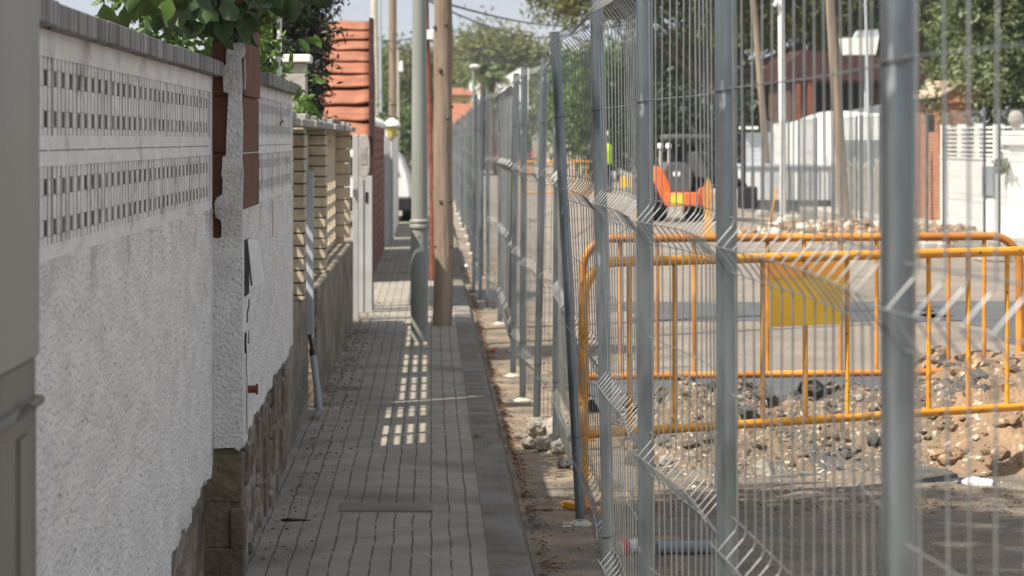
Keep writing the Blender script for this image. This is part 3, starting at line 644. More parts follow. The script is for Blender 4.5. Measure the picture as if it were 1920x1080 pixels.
# ------------------------------------------------------------ poles on the pavement
lp = thing('lamp_post', (PX(787,243), F/243, 0), 'smooth grey green metal lamp post with a collar, standing mid pavement', 'lamp post')
s_ = 243; x, y = PX(786.5,s_), F/s_
b = MB(); b.lathe([(.068,0),(.068,PZ(428,s_))], (x,y,0), 24); b.build('base_tube', M['pole_grey'], lp, smooth=True)
b = MB(); b.lathe([(.068,0),(.080,.012),(.080,.03),(.072,.04),(.078,.052),(.078,.066),(.066,.08)], (x,y,PZ(430,s_)), 24); b.build('collar', M['pole_grey'], lp, smooth=True)
b = MB(); b.lathe([(.064,0),(.050,2.6),(.044,6.0)], (x,y,PZ(415,s_)), 24); b.build('shaft', M['pole_grey'], lp, smooth=True)
b = MB(); b.tube([(x-.005,y-.0675,PZ(444,s_)),(x-.005,y-.071,PZ(444,s_))], .006, 8); b.build('bolt_hole', M['black'], lp)
b = MB(); b.tube([(x,y,6.9),(x+.1,y,7.2),(x+.9,y,7.35)], .03, 8); b.build('arm', M['pole_grey'], lp, smooth=True)
b = MB(); b.bbox(x+.8, x+1.4, y-.12, y+.12, 7.3, 7.42, .03); b.build('lamp_head', M['pole_grey'], lp)
wp = thing('wooden_pole', (PX(829,224), F/224, 0), 'thick knotty weathered wooden pole standing just right of the grey lamp post', 'pole')
s_ = 224; b = MB(); r_ = random.Random(2); N = 18; vs = []; zs = [0+.16*i for i in range(48)]
cx, cy = PX(829,s_), F/s_
kn = [(835,47,1.0),(813,52,-2.4),(822,132,-1.8),(845,200,-.9),(838,222,-1.4),(841,378,-1.1),(812,352,-2.6),(824,378,-1.7),(843,462,-.8),(816,462,-2.3),(826,560,-1.6)]
for z in zs:
    for k in range(N):
        a = 2*math.pi*k/N; rr = .081-.0012*z+.004*math.sin(3*a+z*2.1)+.006*math.sin(z*3.3+a)+.003*math.sin(z*9+2*a)
        zz = z
        for (kx,ky,ka) in kn:
            kz = PZ(ky,s_); da = (a-ka+math.pi)%(2*math.pi)-math.pi
            rr += .013*math.exp(-((z-kz)/.09)**2-(da/.5)**2)
        vs.append((cx+.01*math.sin(z*.9)+rr*math.cos(a), cy+rr*math.sin(a), zz))
b.add(vs, [(i*N+k, i*N+(k+1)%N, (i+1)*N+(k+1)%N, (i+1)*N+k) for i in range(len(zs)-1) for k in range(N)]+[tuple(range(N-1,-1,-1)),tuple(range((len(zs)-1)*N,len(zs)*N))])
b.build('trunk', M['wood_pole'], wp, smooth=True, angle=80)
for (kx,ky,ka) in kn[:10]:
    z = PZ(ky,s_); ex = (kx-829)/s_; ey = -math.sqrt(max(.0004,.084**2-ex*ex)); q = Vector((cx+.01*math.sin(z*.9)+ex*1.02, cy+ey*1.13, z)); nrm = Vector((ex,ey,0)).normalized()
    b = MB(); b.tube([q-nrm*.02, q+nrm*.006], [.022,.014], 7); b.build('knot', M['knot'], wp)
rp = thing('rusty_pole', (PX(804,170), F/170, 0), 'rust brown steel pole just behind the wooden pole, holding a small white box', 'pole')
b = MB(); s_ = 170; b.tube([(PX(797,s_),F/s_,3.3),(PX(799,s_),F/s_,PZ(70,s_)),(PX(804,s_),F/s_,PZ(160,s_)),(PX(810,s_),F/s_,PZ(330,s_)),(PX(811,s_),F/s_,-.05)], [.038,.038,.040,.036,.036], 10); b.build('tube', M['rust'], rp, smooth=True)
b = MB(); b.bbox(PX(789,s_), PX(813,s_), F/s_-.12, F/s_-.03, PZ(75,s_), PZ(57,s_), .006); b.build('junction_box', M['white_paint'], rp)
tp = thing('thin_post', (PX(796,140), F/140, 0), 'thin grey post between the lamp post and the rusty pole', 'post')
b = MB(); b.tube([(PX(799,140),F/140,-.05),(PX(799,140),F/140,PZ(120,140))], .03, 10); b.build('tube', M['steel'], tp, smooth=True)

# poles farther up the left side
def spole(name, label, px0, px1, s_, r0, r1, m, ytop=-160, box=None, grp=None, lean=0):
    t = thing(name, (PX(px1,s_), F/s_, ST), label, 'pole', grp)
    b = MB(); b.tube([(PX(px1,s_),F/s_,-.12),(PX(px0,s_),F/s_,PZ(ytop,s_))], [r0,r1], 10); b.build('shaft', m, t, smooth=True)
    if box:
        b = MB(); b.bbox(PX(box[0],s_), PX(box[1],s_), F/s_-.3, F/s_-.05, PZ(box[3],s_), PZ(box[2],s_), .02); b.build('fuse_box', M['white_paint'], t)
    return t
spole('concrete_pole', 'pale cream concrete pole rising just right of the tiled canopy', 700, 706, 66, .12, .10, M['concrete_pole'])
spole('steel_post', 'thin grey steel post beside the cream concrete pole', 711, 716, 80, .035, .03, M['steel'])
spole('wooden_pole', 'slender brown wooden pole against the trees, left of the grey lamp post', 736, 737, 72, .12, .10, M['wood_pole'])
spole('wooden_pole', 'short pale pole with a white fuse box, left of the grey lamp post', 745, 747, 60, .07, .06, M['concrete_pole'], 84, (749,756,115,135))

# ------------------------------------------------------------ mesh fence along the kerb
TIPS = (1.952, 1.37, .81, .255)
def zpath():
    z = [(.06,0)]
    for t in sorted(TIPS): z += [(t-.05,0),(t-.04,-.006),(t,-.036),(t+.036,-.005),(t+.048,0)]
    z[-1] = (2.0, .002); return z
ZP = zpath()
def panel(far, near, label, bow=.03, pads=True, spacing=.085, sides=4, group='galvanised mesh fence panels along the kerb', wr=.0017, jitter=True, ties=(1.66,.33), extra=None):
    """far / near: (px_top, px_bottom, s) of the two end poles"""
    def pole(q):
        pt, pb, s_ = q; y = F/s_; x0, x1 = PX(pb,s_), PX(pt,s_)
        return lambda z: Vector((x0+(x1-x0)*z/2.0, y, ST+.04+z))
    A, B = pole(far), pole(near)
    base = A(0); base.z = ST
    t = thing('fence_panel', base, label, 'fence panel', group)
    for f, z0 in ((A,0),(B,0)):
        b = MB(); b.tube([f(-.01), f(.7), f(1.4), f(2.01)], .0205, 14); b.tube([f(2.008), f(2.014)], .018, 14); b.build('post', M['galv'], t, smooth=True)
    L = (B(0)-A(0)).length; n = max(3, int(L/spacing)); b = MB()
    side = Vector((1,0,0))
    def pt(u, z, o): return A(z).lerp(B(z),u)+side*(o+bow*math.sin(math.pi*u)+.004*math.sin(u*9+z*2))
    for i in range(1, n):
        u = i/n; j = random.uniform(-.25,.25)/n if jitter and random.random() < .25 else 0
        b.tube([pt(u+j*math.sin(z*1.5), z, o) for z, o in ZP], wr, sides, False)
    zs = []
    for tt in TIPS: zs += [(tt-.052,.003),(tt,-.037)] + ([(tt+.05,.003)] if tt < 1.9 else [])
    for k in range(3): zs.append(((TIPS[k]+TIPS[k+1])/2,.003))
    for z, o in zs: b.tube([pt(u, z, o) for u in np.linspace(0,1,9)], wr*.8, sides, False)
    b.build('wire_mesh', M['wire'], t)
    for z in ties:
        b = MB(); c_ = A(z); N = 14
        b.tube([c_+Vector((.0225*math.cos(2*math.pi*k/N), .0225*math.sin(2*math.pi*k/N), .003*math.sin(2*math.pi*k/N+1))) for k in range(N+1)], .0022, 5)
        b.tube([c_+Vector((.02,.01,0)), c_+Vector((.045,.02,.01))], .002, 5); b.build('wire_tie', M['dark_wire'], t)
    if pads:
        b = MB(); r_ = random.Random(far[2])
        c_ = A(0); b.lathe([(.055,-.045),(.05,-.03),(.030,-.018)], (c_.x,c_.y,c_.z), 9)
        for k in range(7): b.rock((c_.x+r_.uniform(-.08,.08), c_.y+r_.uniform(-.10,.04), ST+.008), r_.uniform(.008,.02), .5, r_.random())
        b.build('plaster_pad', M['white_plaster'], t)
    return t
FP = [(1682,1687,1590),(1360,1367,1000),(1208,1213,775),(1118,1145,600),(1040,1088,451),(1046,1043,366),(1021,1006,341),(983,980,306),(968,962,277),(939,937,216),(913,915,199),(904,900,190),(892,888,182)]
lab = ['galvanised mesh fence panel nearest the camera, its thick blurred post right of the frame middle',
 'mesh fence panel whose post stands second nearest, upright beside the yellow barrier plate',
 'mesh fence panel on the bright third post from the camera',
 'mesh fence panel with a dark shaded post leaning just right of the barrier corner',
 'mesh fence panel whose post leans over the orange barrier foot',
 'mesh fence panel whose upright post rises from the pile of concrete stones by the kerb',
 'mesh fence panel on a dark post leaning right, just before the pile of stones',
 'mesh fence panel on a slim grey post, eighth post counted from the camera',
 'mesh fence panel on a slim lit post, ninth post counted from the camera',
 'mesh fence panel on a dark post beyond a gap, tenth post counted from the camera',
 'mesh fence panel on the eleventh post counted from the camera, in the shade',
 'mesh fence panel on the twelfth post counted from the camera, near the wooden pole',
 'mesh fence panel on the thirteenth post counted from the camera, near the wooden pole']
bows = [.01,.02,.022,.012,.02,.005,.02,.01,.02,.01,.01,.01,.01]
for i, q in enumerate(FP):
    if i == 0: nr = (808+.66*3000, 808+.66*3000, 3000)
    else:
        z = FP[i-1]; k = .955 if i > 1 else .95; nr = (z[0], z[1], z[2]*k)
    panel(q, nr, lab[i], bows[i], spacing=(.1,.1,.083,.09,.15)[i] if i < 5 else .075)
inv = 1/182; k = 0; prev = FP[-1]
while inv < 1/42:
    inv += .00067; s_ = 1/inv; x = CX+(.59+.02*math.sin(k*2.1))*s_; q = (x+random.uniform(-1,1)*s_/60, x, s_)
    panel(q, (prev[0], prev[1], prev[2]*.985), 'distant mesh fence panel in the tight row beyond the wooden pole', .03, spacing=.1, sides=3, ties=(), group='distant mesh fence panels beyond the wooden pole', wr=.0026); prev = q; k += 1

# mesh fence on the far side of the street
def far_panel(name, x, y, label, rz, first=[None]):
    if first[0] is None:
        t = local('fence_panel', (x,y,ST), label, 'fence panel', 'mesh fence panels across the street', rz)
        for yy in (0, 3.45):
            b = MB(); b.tube([(0,yy,.0),(0,yy,2.02)], .021, 8); b.build('post', M['galv'], t, smooth=True)
        b = MB()
        for i in range(1,34): b.tube([(o,i*.1,z) for z,o in ZP], .003, 3, False)
        for z in (.2,.3,.53,.76,.86,1.09,1.32,1.42,1.66,1.9,1.98): b.tube([(0,0,z),(0,3.45,z)], .003, 3, False)
        b.build('wire_mesh', M['wire'], t)
        for yy in (0,3.45):
            b = MB(); b.bbox(-.11,.11,yy-.25,yy+.25,0,.12,.02); b.build('foot', M['cement'], t)
        first[0] = t; return t
    t = copy_tree(first[0]); t.location = (x,y,ST); t.rotation_euler = (0,0,rz); t['label'] = label; return t
y = 29.5; names = ['nearest','second','third','fourth','fifth','sixth','seventh','farthest']
for i in range(8):
    x = 7.45+.1*math.sin(i*1.7)-.012*(y-29); far_panel('fence_panel', x, y, f'mesh fence panel across the street, {names[i]} of its row from the camera', R(random.uniform(-3,3))); y += 3.62

# ------------------------------------------------------------ orange pedestrian barriers
def barrier(a, c, label, m, mp, pu, nb=12, H=1.075, flip=1):
    a, c = Vector(a), Vector(c); d = (c-a); L = d.length; d.normalize()
    t = thing('pedestrian_barrier', (a.x,a.y,ST), label, 'barrier', 'orange pedestrian barriers round the trench')
    U = lambda u, z, o=0: a+d*u+Vector((0,0,z))+Vector((-d.y,d.x,0))*o
    rr = .16; arc = [(rr-rr*math.cos(k*math.pi/16), H-rr+rr*math.sin(k*math.pi/16)) for k in range(9)]
    path = [(0,.02),(0,.3),(0,.6)]+arc+[(L*k/6,H) for k in range(1,6)]+[(L-u,z) for u,z in reversed(arc)]+[(L,.6),(L,.02)]
    b = MB(); b.tube([U(u,z) for u,z in path], .0225, 14); b.build('frame', m, t, smooth=True, angle=60)
    b = MB(); b.tube([U(.0,.335),U(L,.335)], .020, 12); b.build('bottom_rail', m, t, smooth=True)
    for i in range(1,nb):
        b = MB(); b.tube([U(L*i/nb,.34),U(L*i/nb,H-.01)], .0115, 8); b.build('bar', m, t, smooth=True)
    for u in (0, L):
        b = MB(); q = [U(u,-.0), U(u,0)]
        nx = Vector((-d.y,d.x,0)); M_ = Matrix((( d.x,nx.x,0,U(u,0).x),(d.y,nx.y,0,U(u,0).y),(0,0,1,ST+.0),(0,0,0,1)))
        b.M = M_; b.bbox(-.025,.025,-.14,.14,.004,.034,.004); b.M = None; b.build('foot', m, t)
    b = MB(); nx = Vector((-d.y,d.x,0)); M_ = Matrix(((d.x,nx.x,0,a.x),(d.y,nx.y,0,a.y),(0,0,1,a.z),(0,0,0,1)))
    b.M = M_; b.bbox(pu, pu+.42, -.016, -.012, .765, .985, .001); b.M = None; b.build('plate', mp, t)
    return t
a = P(1094,942,435); a.z = ST
c_ = Vector((PX(2030,388), F/388, ST))
barrier(a, c_, 'bright orange barrier with a yellow plate, the front one of two behind the fence', M['orange_tube'], M['yellow'], .985)
a = Vector((PX(1093,350), F/350, ST)); c_ = Vector((PX(1912,341), F/341, ST))
barrier(a, c_, 'duller brown orange barrier with an orange plate, standing behind the bright one', M['rust_tube'], M['orange_plate'], 1.03)

# ------------------------------------------------------------ rubble, soil, slabs and litter
def mound(X, Y):
    top = .20+.10*fbm(X*1.1,Y*1.1,3,2)
    e = np.clip((X-.95)/.35,0,1)*np.clip((Y-13.35)/.55,0,1)*np.clip((16.0-Y)/.9,0,1)*np.clip((5.5-X)/.6,0,1)
    hole = np.exp(-((X-2.0)/.5)**2-((Y-14.75)/.25)**2)*.16
    return ST-.03+e*(top*1.05+.42*(fbm(X*3.6,Y*3.6,5,8)-.45)-hole)+.075*e*fbm(X*16,Y*16,4,12)
hf = tag(heightfield('rubble', .9, 3.05, 13.2, 16.3, .022, mound, M['rubble'], smooth=False), kind='stuff', label='loose grey rubble heaped from the trench behind the orange barrier')
def soil(X, Y):
    e = np.clip((X-2.2-.3*fbm(Y*2,Y*0,3,3))/.5,0,1)*np.clip((Y-13.1)/.7,0,1)*np.clip((16.6-Y)/1.1,0,1)*np.clip((5.5-X)/.5,0,1)
    return ST-.04+e*(.34+.16*(fbm(X*1.3,Y*1.3,3,21))*1.0+.32*(fbm(X*4.2,Y*4.2,5,18)-.5))+.05*e*fbm(X*20,Y*20,3,22)
tag(heightfield('soil', 2.4, 5.5, 13.0, 16.8, .024, soil, M['earth'], smooth=False), kind='stuff', label='heap of orange brown soil beside the grey rubble')
def scatter(name, label, fn, N, x0, x1, y0, y1, r0, r1, m, seed):
    b = MB(); r_ = random.Random(seed)
    for i in range(N):
        x, y = r_.uniform(x0,x1), r_.uniform(y0,y1); z = float(fn(np.array([x]),np.array([y]))[0]); r = r0+(r1-r0)*r_.random()**3
        if z < ST-.02: z = ST+.004
        b.rock((x,y,z+r*.25), r, .75, r_.random())
    o = b.build(name, m); o["kind"] = 'stuff'; o["label"] = label; return o
scatter('rubble_stones', 'small tan stones strewn over the rubble', mound, 1900, 1.0, 3.1, 13.3, 15.9, .003, .034, M['rubble'], 4)
scatter('rubble_stones', 'small grey stones strewn over the rubble', mound, 170, 1.0, 3.0, 13.3, 15.9, .005, .05, M['rock'], 44)
scatter('tar_crumbs', 'dark tar crumbs strewn over the rubble', mound, 160, 1.0, 3.0, 13.5, 15.9, .01, .09, M['asph_chunk'], 45)
scatter('soil_clods', 'orange clods strewn over the soil heap', soil, 1700, 2.3, 5.0, 13.2, 16.0, .005, .06, M['earth'], 5)
scatter('pale_stones', 'pale crumbs of stone in the soil heap', soil, 220, 2.2, 5.0, 13.2, 15.4, .005, .042, M['white_plaster'], 6)
gz = lambda X, Y: X*0+ST+.008
scatter('gravel', 'fine gravel on the roadside', gz, 1500, .5, 4.2, 9.0, 13.6, .002, .009, M['rock'], 7)
scatter('gravel', 'pale crumbs along the broken asphalt edge', gz, 170, 1.0, 3.4, 12.5, 13.4, .004, .016, M['white_plaster'], 8)
# big broken lumps
lumps = [((1012,815,350),.105,'rock','round lump of broken concrete leaning by the kerb, topmost of the stone pile'),
 ((1046,845,352),.115,'rock','tan angular lump of concrete at the foot of the upright post'),
 ((990,868,362),.06,'rock','small grey stone at the kerb side of the pile'),
 ((1022,872,365),.07,'rock','flat grey stone lying low in the pile by the kerb'),
 ((1050,878,368),.06,'rock','brownish stone at the lower right of the pile by the kerb'),
 ((1060,905,385),.045,'asph_chunk','small black lump of tar below the stone pile')]
for (q, r, m, lb) in lumps:
    p0 = P(*q); b = MB(); z = ST+r*.62 if r < .1 else max(ST+r*.6, p0.z)
    t = b.rock((p0.x,p0.y,z), r, .8, q[0]).build('concrete_lump' if m == 'rock' else 'tar_lump', M[m], bevel=r*.12, sub=0)
    t.modifiers.new('s','SUBSURF').levels = 2; t.modifiers['s'].render_levels = 2; t.modifiers['s'].subdivision_type = 'SIMPLE'
    tx = bpy.data.textures.new('clouds','CLOUDS'); tx.noise_scale = r*.6; dm = t.modifiers.new('d','DISPLACE'); dm.texture = tx; dm.strength = r*.4
    tag(t, lb, 'stone', 'lumps of broken concrete')
def slab(px, py, s_, w, d, h, rz, tilt, label, m='asph_chunk', name='asphalt_slab', seed=1):
    r_ = random.Random(seed); n = 9; pts = []
    for i in range(n):
        a = 2*math.pi*i/n; k = r_.uniform(.62,1.18); pts.append((w/2*k*math.cos(a), d/2*k*math.sin(a)))
    b = MB(); q = P(px,py,s_); b.M = Matrix.Translation(q) @ Matrix.Rotation(R(rz),4,'Z') @ Matrix.Rotation(R(tilt),4,'X')
    b.prism(pts, 'z', -h/2, h/2); t = b.build(name, M[m], bevel=.008); return tag(t, label, 'slab', 'broken slabs of road surface')
slab(1600,912,398,.95,.55,.05,4,3,'wide flat slab of broken asphalt lying in front of the rubble', seed=3)
slab(1720,895,395,.5,.4,.05,-12,5,'smaller asphalt slab under the plastic bottle end of the rubble', seed=4)
slab(1510,790,362,.42,.3,.07,20,-38,'dark asphalt slab propped on the rubble under the barrier rail', seed=5)
slab(1250,872,376,.34,.3,.09,-25,-30,'thick asphalt lump tilted in the rubble, left of the second post', seed=6)
slab(1200,880,380,.22,.2,.10,15,-42,'small dark asphalt lump beside the tilted one near the leaning post', seed=8)
slab(1440,895,390,.26,.2,.12,40,-35,'rounded grey lump of asphalt right of the second nearest post', 'rock', seed=9)
slab(1320,755,345,.40,.2,.10,0,-30,'pale broken slab behind the front barrier, under its bottom rail', 'rock', seed=10)
slab(1720,760,358,.34,.3,.13,30,-30,'large pale concrete boulder right of the nearest post', 'rock', name='concrete_lump', seed=12)
slab(1780,955,418,.42,.12,.02,0,0,'thin flat pale plaster flake lying before the bottle', 'white_plaster', name='plaster_flake', seed=13)
slab(1690,950,416,.16,.09,.02,0,0,'small pale plaster flake hidden partly by the nearest post', 'white_plaster', name='plaster_flake', seed=14)
slab(1890,945,415,.2,.07,.02,0,0,'small pale plaster flake at the right edge', 'white_plaster', name='plaster_flake', seed=15)
# plastic bottle
q = P(1830,909,404); t = thing('plastic_bottle', (q.x,q.y,q.z), 'crumpled clear plastic bottle with a dark cap lying on the broken asphalt', 'bottle', rz=0)
b = MB(); prof = [(.0,-.079),(.034,-.078),(.038,-.068),(.035,-.060),(.038,-.050),(.035,-.042),(.038,-.030),(.034,-.022),(.038,-.012),(.038,.012),(.036,.03),(.024,.052),(.015,.062),(.014,.07)]
b.M = Matrix.Translation(q) @ Matrix.Rotation(R(-18),4,'Z') @ Matrix.Rotation(R(-84),4,'Y'); b.lathe(prof, n=16); b.build('body', M['plastic'], t, smooth=True)
b = MB(); b.M = Matrix.Translation(q) @ Matrix.Rotation(R(-18),4,'Z') @ Matrix.Rotation(R(-84),4,'Y'); b.lathe([(.0155,.066),(.0155,.083)], n=14); b.build('cap', mat('cap_blue',(.02,.02,.06),None,3,.4), t)
# grey pipe piece on the ground
q0, q1 = P(1232,1035,486), P(1338,1035,486); t = thing('pipe_piece', (q0.x,q0.y,ST), 'short dark grey plastic pipe lying on the ground in the shade', 'pipe')
b = MB(); b.tube([(q0.x,q0.y,ST+.03),(q1.x,q1.y+.02,ST+.03)], .026, 14); b.build('tube', M['bluegrey'], t, smooth=True)
b = MB(); b.tube([(q1.x-.002,q1.y+.02,ST+.03),(q1.x+.003,q1.y+.02,ST+.03)], .021, 14); b.build('bore', M['dark'], t)
# crumpled can
q = P(1172,1032,486); t = thing('crushed_can', (q.x,q.y,ST), 'crushed red and white drink can on the ground beside the dark leaning post', 'can')
b = MB(); b.M = Matrix.Translation((q.x+.012,q.y,ST+.034)) @ Matrix.Rotation(R(25),4,'Z') @ Matrix.Rotation(R(84),4,'Y'); b.lathe([(.018,-.045),(.029,-.040),(.026,-.02),(.030,0),(.024,.02),(.030,.036),(.02,.044)], n=9); b.build('body', M['white_paint'], t)
b = MB(); b.M = Matrix.Translation((q.x+.012,q.y,ST+.034)) @ Matrix.Rotation(R(25),4,'Z') @ Matrix.Rotation(R(84),4,'Y'); b.lathe([(.0285,-.034),(.0272,-.02),(.0310,-.001)], n=9); b.build('label', M['red'], t)
# wrapper and scraps by the kerb
for (px,py,s_,m,lb) in [(925,665,250,'red','small red and white wrapper on the road by the kerb'),(957,664,250,'signwhite','tiny white scrap of paper behind a fence post'),(972,829,350,'signwhite','pale blue scrap of film by the stone pile'),(874,497,150,'plastic','crumpled clear plastic bag in the gutter by the far posts')]:
    q = P(px,py,s_); b = MB(); b.rock((q.x,q.y,ST+.02), .022 if s_ > 160 else .06, .7, px); tag(b.build('scrap', M[m]), lb, 'litter')
q = P(1015,952,436); b = MB(); b.M = Matrix.Translation((q.x,q.y,ST+.012)) @ Matrix.Rotation(R(-12),4,'Z'); b.prism([(-.045,0),(-.03,.012),(.01,.014),(.05,.004),(.03,-.006),(-.02,-.012)],'z',-.005,.005); tag(b.build('bark_piece', M['deadleaf']), 'flat brown piece of bark on the road beside the kerb', 'litter')
q = P(548,983,460); b = MB(); b.tube([(q.x-.045,q.y,.004),(q.x-.01,q.y-.01,.008),(q.x+.02,q.y,.006),(q.x+.075,q.y+.004,.004)], [.006,.008,.006,.002], 6); tag(b.build('pod', M['black']), 'long black seed pod lying on the pavement near the wall', 'litter')
# fallen fruit and leaves (nobody could count them)
def bits(name, label, pts, size, m):
    b = MB(); r_ = random.Random(len(pts))
    for (x,y,z) in pts:
        L = size*r_.uniform(.5,1.3); b.M = Matrix.Translation((x,y,z)) @ Matrix.Rotation(r_.uniform(0,6.3),4,'Z') @ Matrix.Rotation(r_.uniform(-.5,.5),4,'X')
        b.add([(-L,0,0),(0,L*.45,L*.3),(L,0,.1*L),(0,-L*.45,L*.3),(0,0,-.1*L)], [(0,4,1),(4,2,1),(0,3,4),(3,2,4)])
    b.M = None; return tag(b.build(name, m), label, kind='stuff')
pts = [(X2+.03+abs(random.gauss(0,.09)), random.uniform(10.2,16), .006) for _ in range(130)]
bits('fallen_fruit', 'red brown fruit and husks scattered on the pavement along the wall', pts, .011, M['berry'])
pts = [(.375+.03+abs(random.gauss(0,.03)), random.uniform(9.5,30), ST+.016) for _ in range(1300)]
bits('dead_leaves', 'dry leaves gathered in the gutter', pts, .013, M['deadleaf'])
pts = [(random.uniform(.45,.95), random.uniform(9.5,22), ST+.018) for _ in range(420)]+[(random.uniform(.9,3.2), random.gauss(12.1,.25), ST+.02) for _ in range(700)]
bits('dead_leaves', 'dry leaves strewn on the roadside', pts, .011, M['deadleaf'])
pts = [(-.66+abs(random.gauss(0,.10)), random.uniform(16,27), .006) for _ in range(500)]
bits('dead_leaves', 'dry leaves gathered on the pavement against the brown plinth', pts, .014, M['deadleaf'])
pts = [(random.uniform(-.6,.35), random.uniform(9.6,20), .005) for _ in range(70)]
bits('pavement_specks', 'dark specks on the paving', pts, .005, M['black'])
for (px,py,s_,n_) in [(588,790,338,26),(893,826,360,14),(905,845,372,8)]:
    q = P(px,py,s_); b = MB()
    for k in range(n_):
        a = random.uniform(0,6.3); L = random.uniform(.02,.045); x, y = q.x+random.gauss(0,.015), q.y+random.gauss(0,.03)
        b.add([(x-.002,y,.002),(x+.002,y,.002),(x+math.cos(a)*L*.6,y+math.sin(a)*L*.5,L*.8)], [(0,1,2)])
    tag(b.build('weed', M['leaf_shrub']), {588:'small green weed at the foot of the wall by the conduit',893:'small dark weed in the kerb joint, the farther of two',905:'small dark weed in the kerb joint, the nearer of two'}[px], 'weed')

# ------------------------------------------------------------ across the street
s_ = 103; FX = 9.32
g = thing('gate_pier', (9.6, 45, .0), 'brick gate pier under a small tiled gable roof, beside the white fence', 'gate pier')
yn, yf = F/104, F/97.5
b = MB(); b.box(FX, FX+.42, yn, yn+.45, -.05, 2.22); b.box(FX-.02, FX+.42, yn+.45, yf, -.05, 2.12)
b.box(FX-.04, FX+.42, yn+.46, yf, 2.12, 2.24); b.box(FX-.045, FX+.56, yn-.06, yn+.5, 2.22, 2.42); b.prism([(FX-.045,2.42),(FX+.56,2.42),(FX+.257,2.58)], 'y', yn-.06, yn+.5)
b.build('brickwork', M['redbrick'], g)
b = MB()
for sgn in (-1, 1):
    q = [(FX+.257,2.61),(FX+.257+sgn*.44,2.36),(FX+.257+sgn*.44,2.32),(FX+.257,2.57)]; b.prism(q if sgn < 0 else q[::-1], 'y', yn-.12, yf+.1)
b.build('roof_slope', M['tile_pale'], g)
b = MB(); b.tube([(FX+.257,yn-.13,2.61),(FX+.257,yf+.1,2.61)], .06, 10); b.build('ridge_tile', M['tile_pale'], g, smooth=True)
b = MB(); b.box(FX-.024, FX+.0, 51.2, 52.1, 1.70, 2.02); b.build('niche', M['dark'], g)  # dark slab painted in for the shade inside the niche
wf = thing('white_fence', (9.3, 41, 0), 'white masonry garden fence with slatted louvre panels on top', 'fence')
y0, y1 = F/124, F/104.3
b = MB(); b.box(FX-.16, FX-.02, y0, y1, -.05, 1.22); b.build('wall_body', M['white_paint'], wf)
b = MB()
for q in np.linspace(y0+.0, y1-.2, 6): b.box(FX-.17, FX-.01, q, q+.12, 1.22, 1.80+.03*((q*7)%1))
b.box(FX-.172, FX-.008, y0, y1, 1.22, 1.26); b.build('mullion', M['white_paint'], wf)
b = MB()
for z in np.arange(1.29,1.76,.075): b.box(FX-.13, FX-.05, y0, y1, z, z+.035)
b.build('louvre', M['white_paint'], wf)
b = MB(); b.bbox(FX-.19, FX-.155, F/113.2, F/115.6, .62, 1.12, .02); b.build('letter_box', M['bluegrey'], wf)
b = MB(); b.bbox(FX-.172, FX-.158, F/118.5, F/118.1, 1.0, 1.06, .01); b.build('bell', M['cement'], wf)
pd = thing('gate_pedestal', (FX+.0, F/124.5, 0), 'white moulded gate pedestal carrying a stone ball', 'pedestal')
s2 = 121.5; X0, X1_ = PX(1885,s2), PX(1935,s2)
b = MB(); b.bbox(X0, X1_, F/s2-.2, F/s2+.2, -.05, 1.46, .01); b.bbox(X0-.05, X1_+.05, F/s2-.25, F/s2+.25, 1.46, 1.60, .02); b.bbox(X0-.02, X1_+.02, F/s2-.22, F/s2+.22, 1.60, 1.68, .02)
b.bbox(X0-.03,X1_+.03,F/s2-.23,F/s2+.23,-.05,.12,.01); b.build('pedestal_body', M['white_paint'], pd)
b = MB(); b.lathe([(.03,0),(.035,.05),(.07,.08),(.115,.14),(.125,.2),(.105,.27),(.06,.32),(.01,.335)], (PX(1905,s2)+.0,F/s2,1.68), 18); b.build('ball', M['cement'], pd, smooth=True, angle=80)
tree('potted_shrub', P(1883,310,122).xyz*1, 'small green tuft growing over the white fence beside the pedestal', 'shrub', [(0,0,.0,.10,.1,.16)], 260, .05, M['leaf_hedge'], trunk=False, clump=.05, per=14)
# white rendered wall with a curved top, farther along
ww = thing('curved_wall', (9.4, 66, 0), 'blinding white garden wall with a curved top, left of the brick gate pier', 'wall')
b = MB(); prof = [(1448,232),(1480,230),(1500,224),(1520,216),(1540,210),(1560,208),(1585,210)]
y_ = lambda px: F/SX(px, 9.4)
poly = [(y_(px), PZ(py, SX(px,9.4))) for px,py in prof]; poly += [(y_(1645), PZ(215,SX(1645,9.4))),(y_(1645),-.05),(y_(1448),-.05)]
b.prism(poly, 'x', 9.4, 9.65); b.build('wall_body', M['white_paint'], ww)
bk = thing('brick_wall', (9.3, 55, 0), 'low wall of pale brick with a slatted white shutter on top, behind the leaning wooden pole', 'wall')
b = MB(); b.box(9.2, 9.38, F/82, F/91, -.05, .95); b.build('wall_body', M['redbrick'], bk)
b = MB()
for i in range(26): b.box(9.22, 9.30, F/91+.1+i*.22, F/91+.16+i*.22, .95, 1.55)
b.build('railing', M['bluegrey'], bk)
pf = thing('picket_fence', (9.1, 60, 0), 'weathered wooden picket fence leaning in front of the white wall', 'fence')
b = MB(); r_ = random.Random(4)
for i in range(34):
    y = F/98+i*.30; h = r_.uniform(.9,1.25); b.prism([(y,-.05),(y+.13,-.05),(y+.13,h-.08),(y+.065,h),(y,h-.08)], 'x', 8.95+r_.uniform(-.01,.01), 8.975)
b.box(8.98, 9.02, F/98, F/98+10.2, .6, .68); b.build('picket_row', M['cement'], pf)
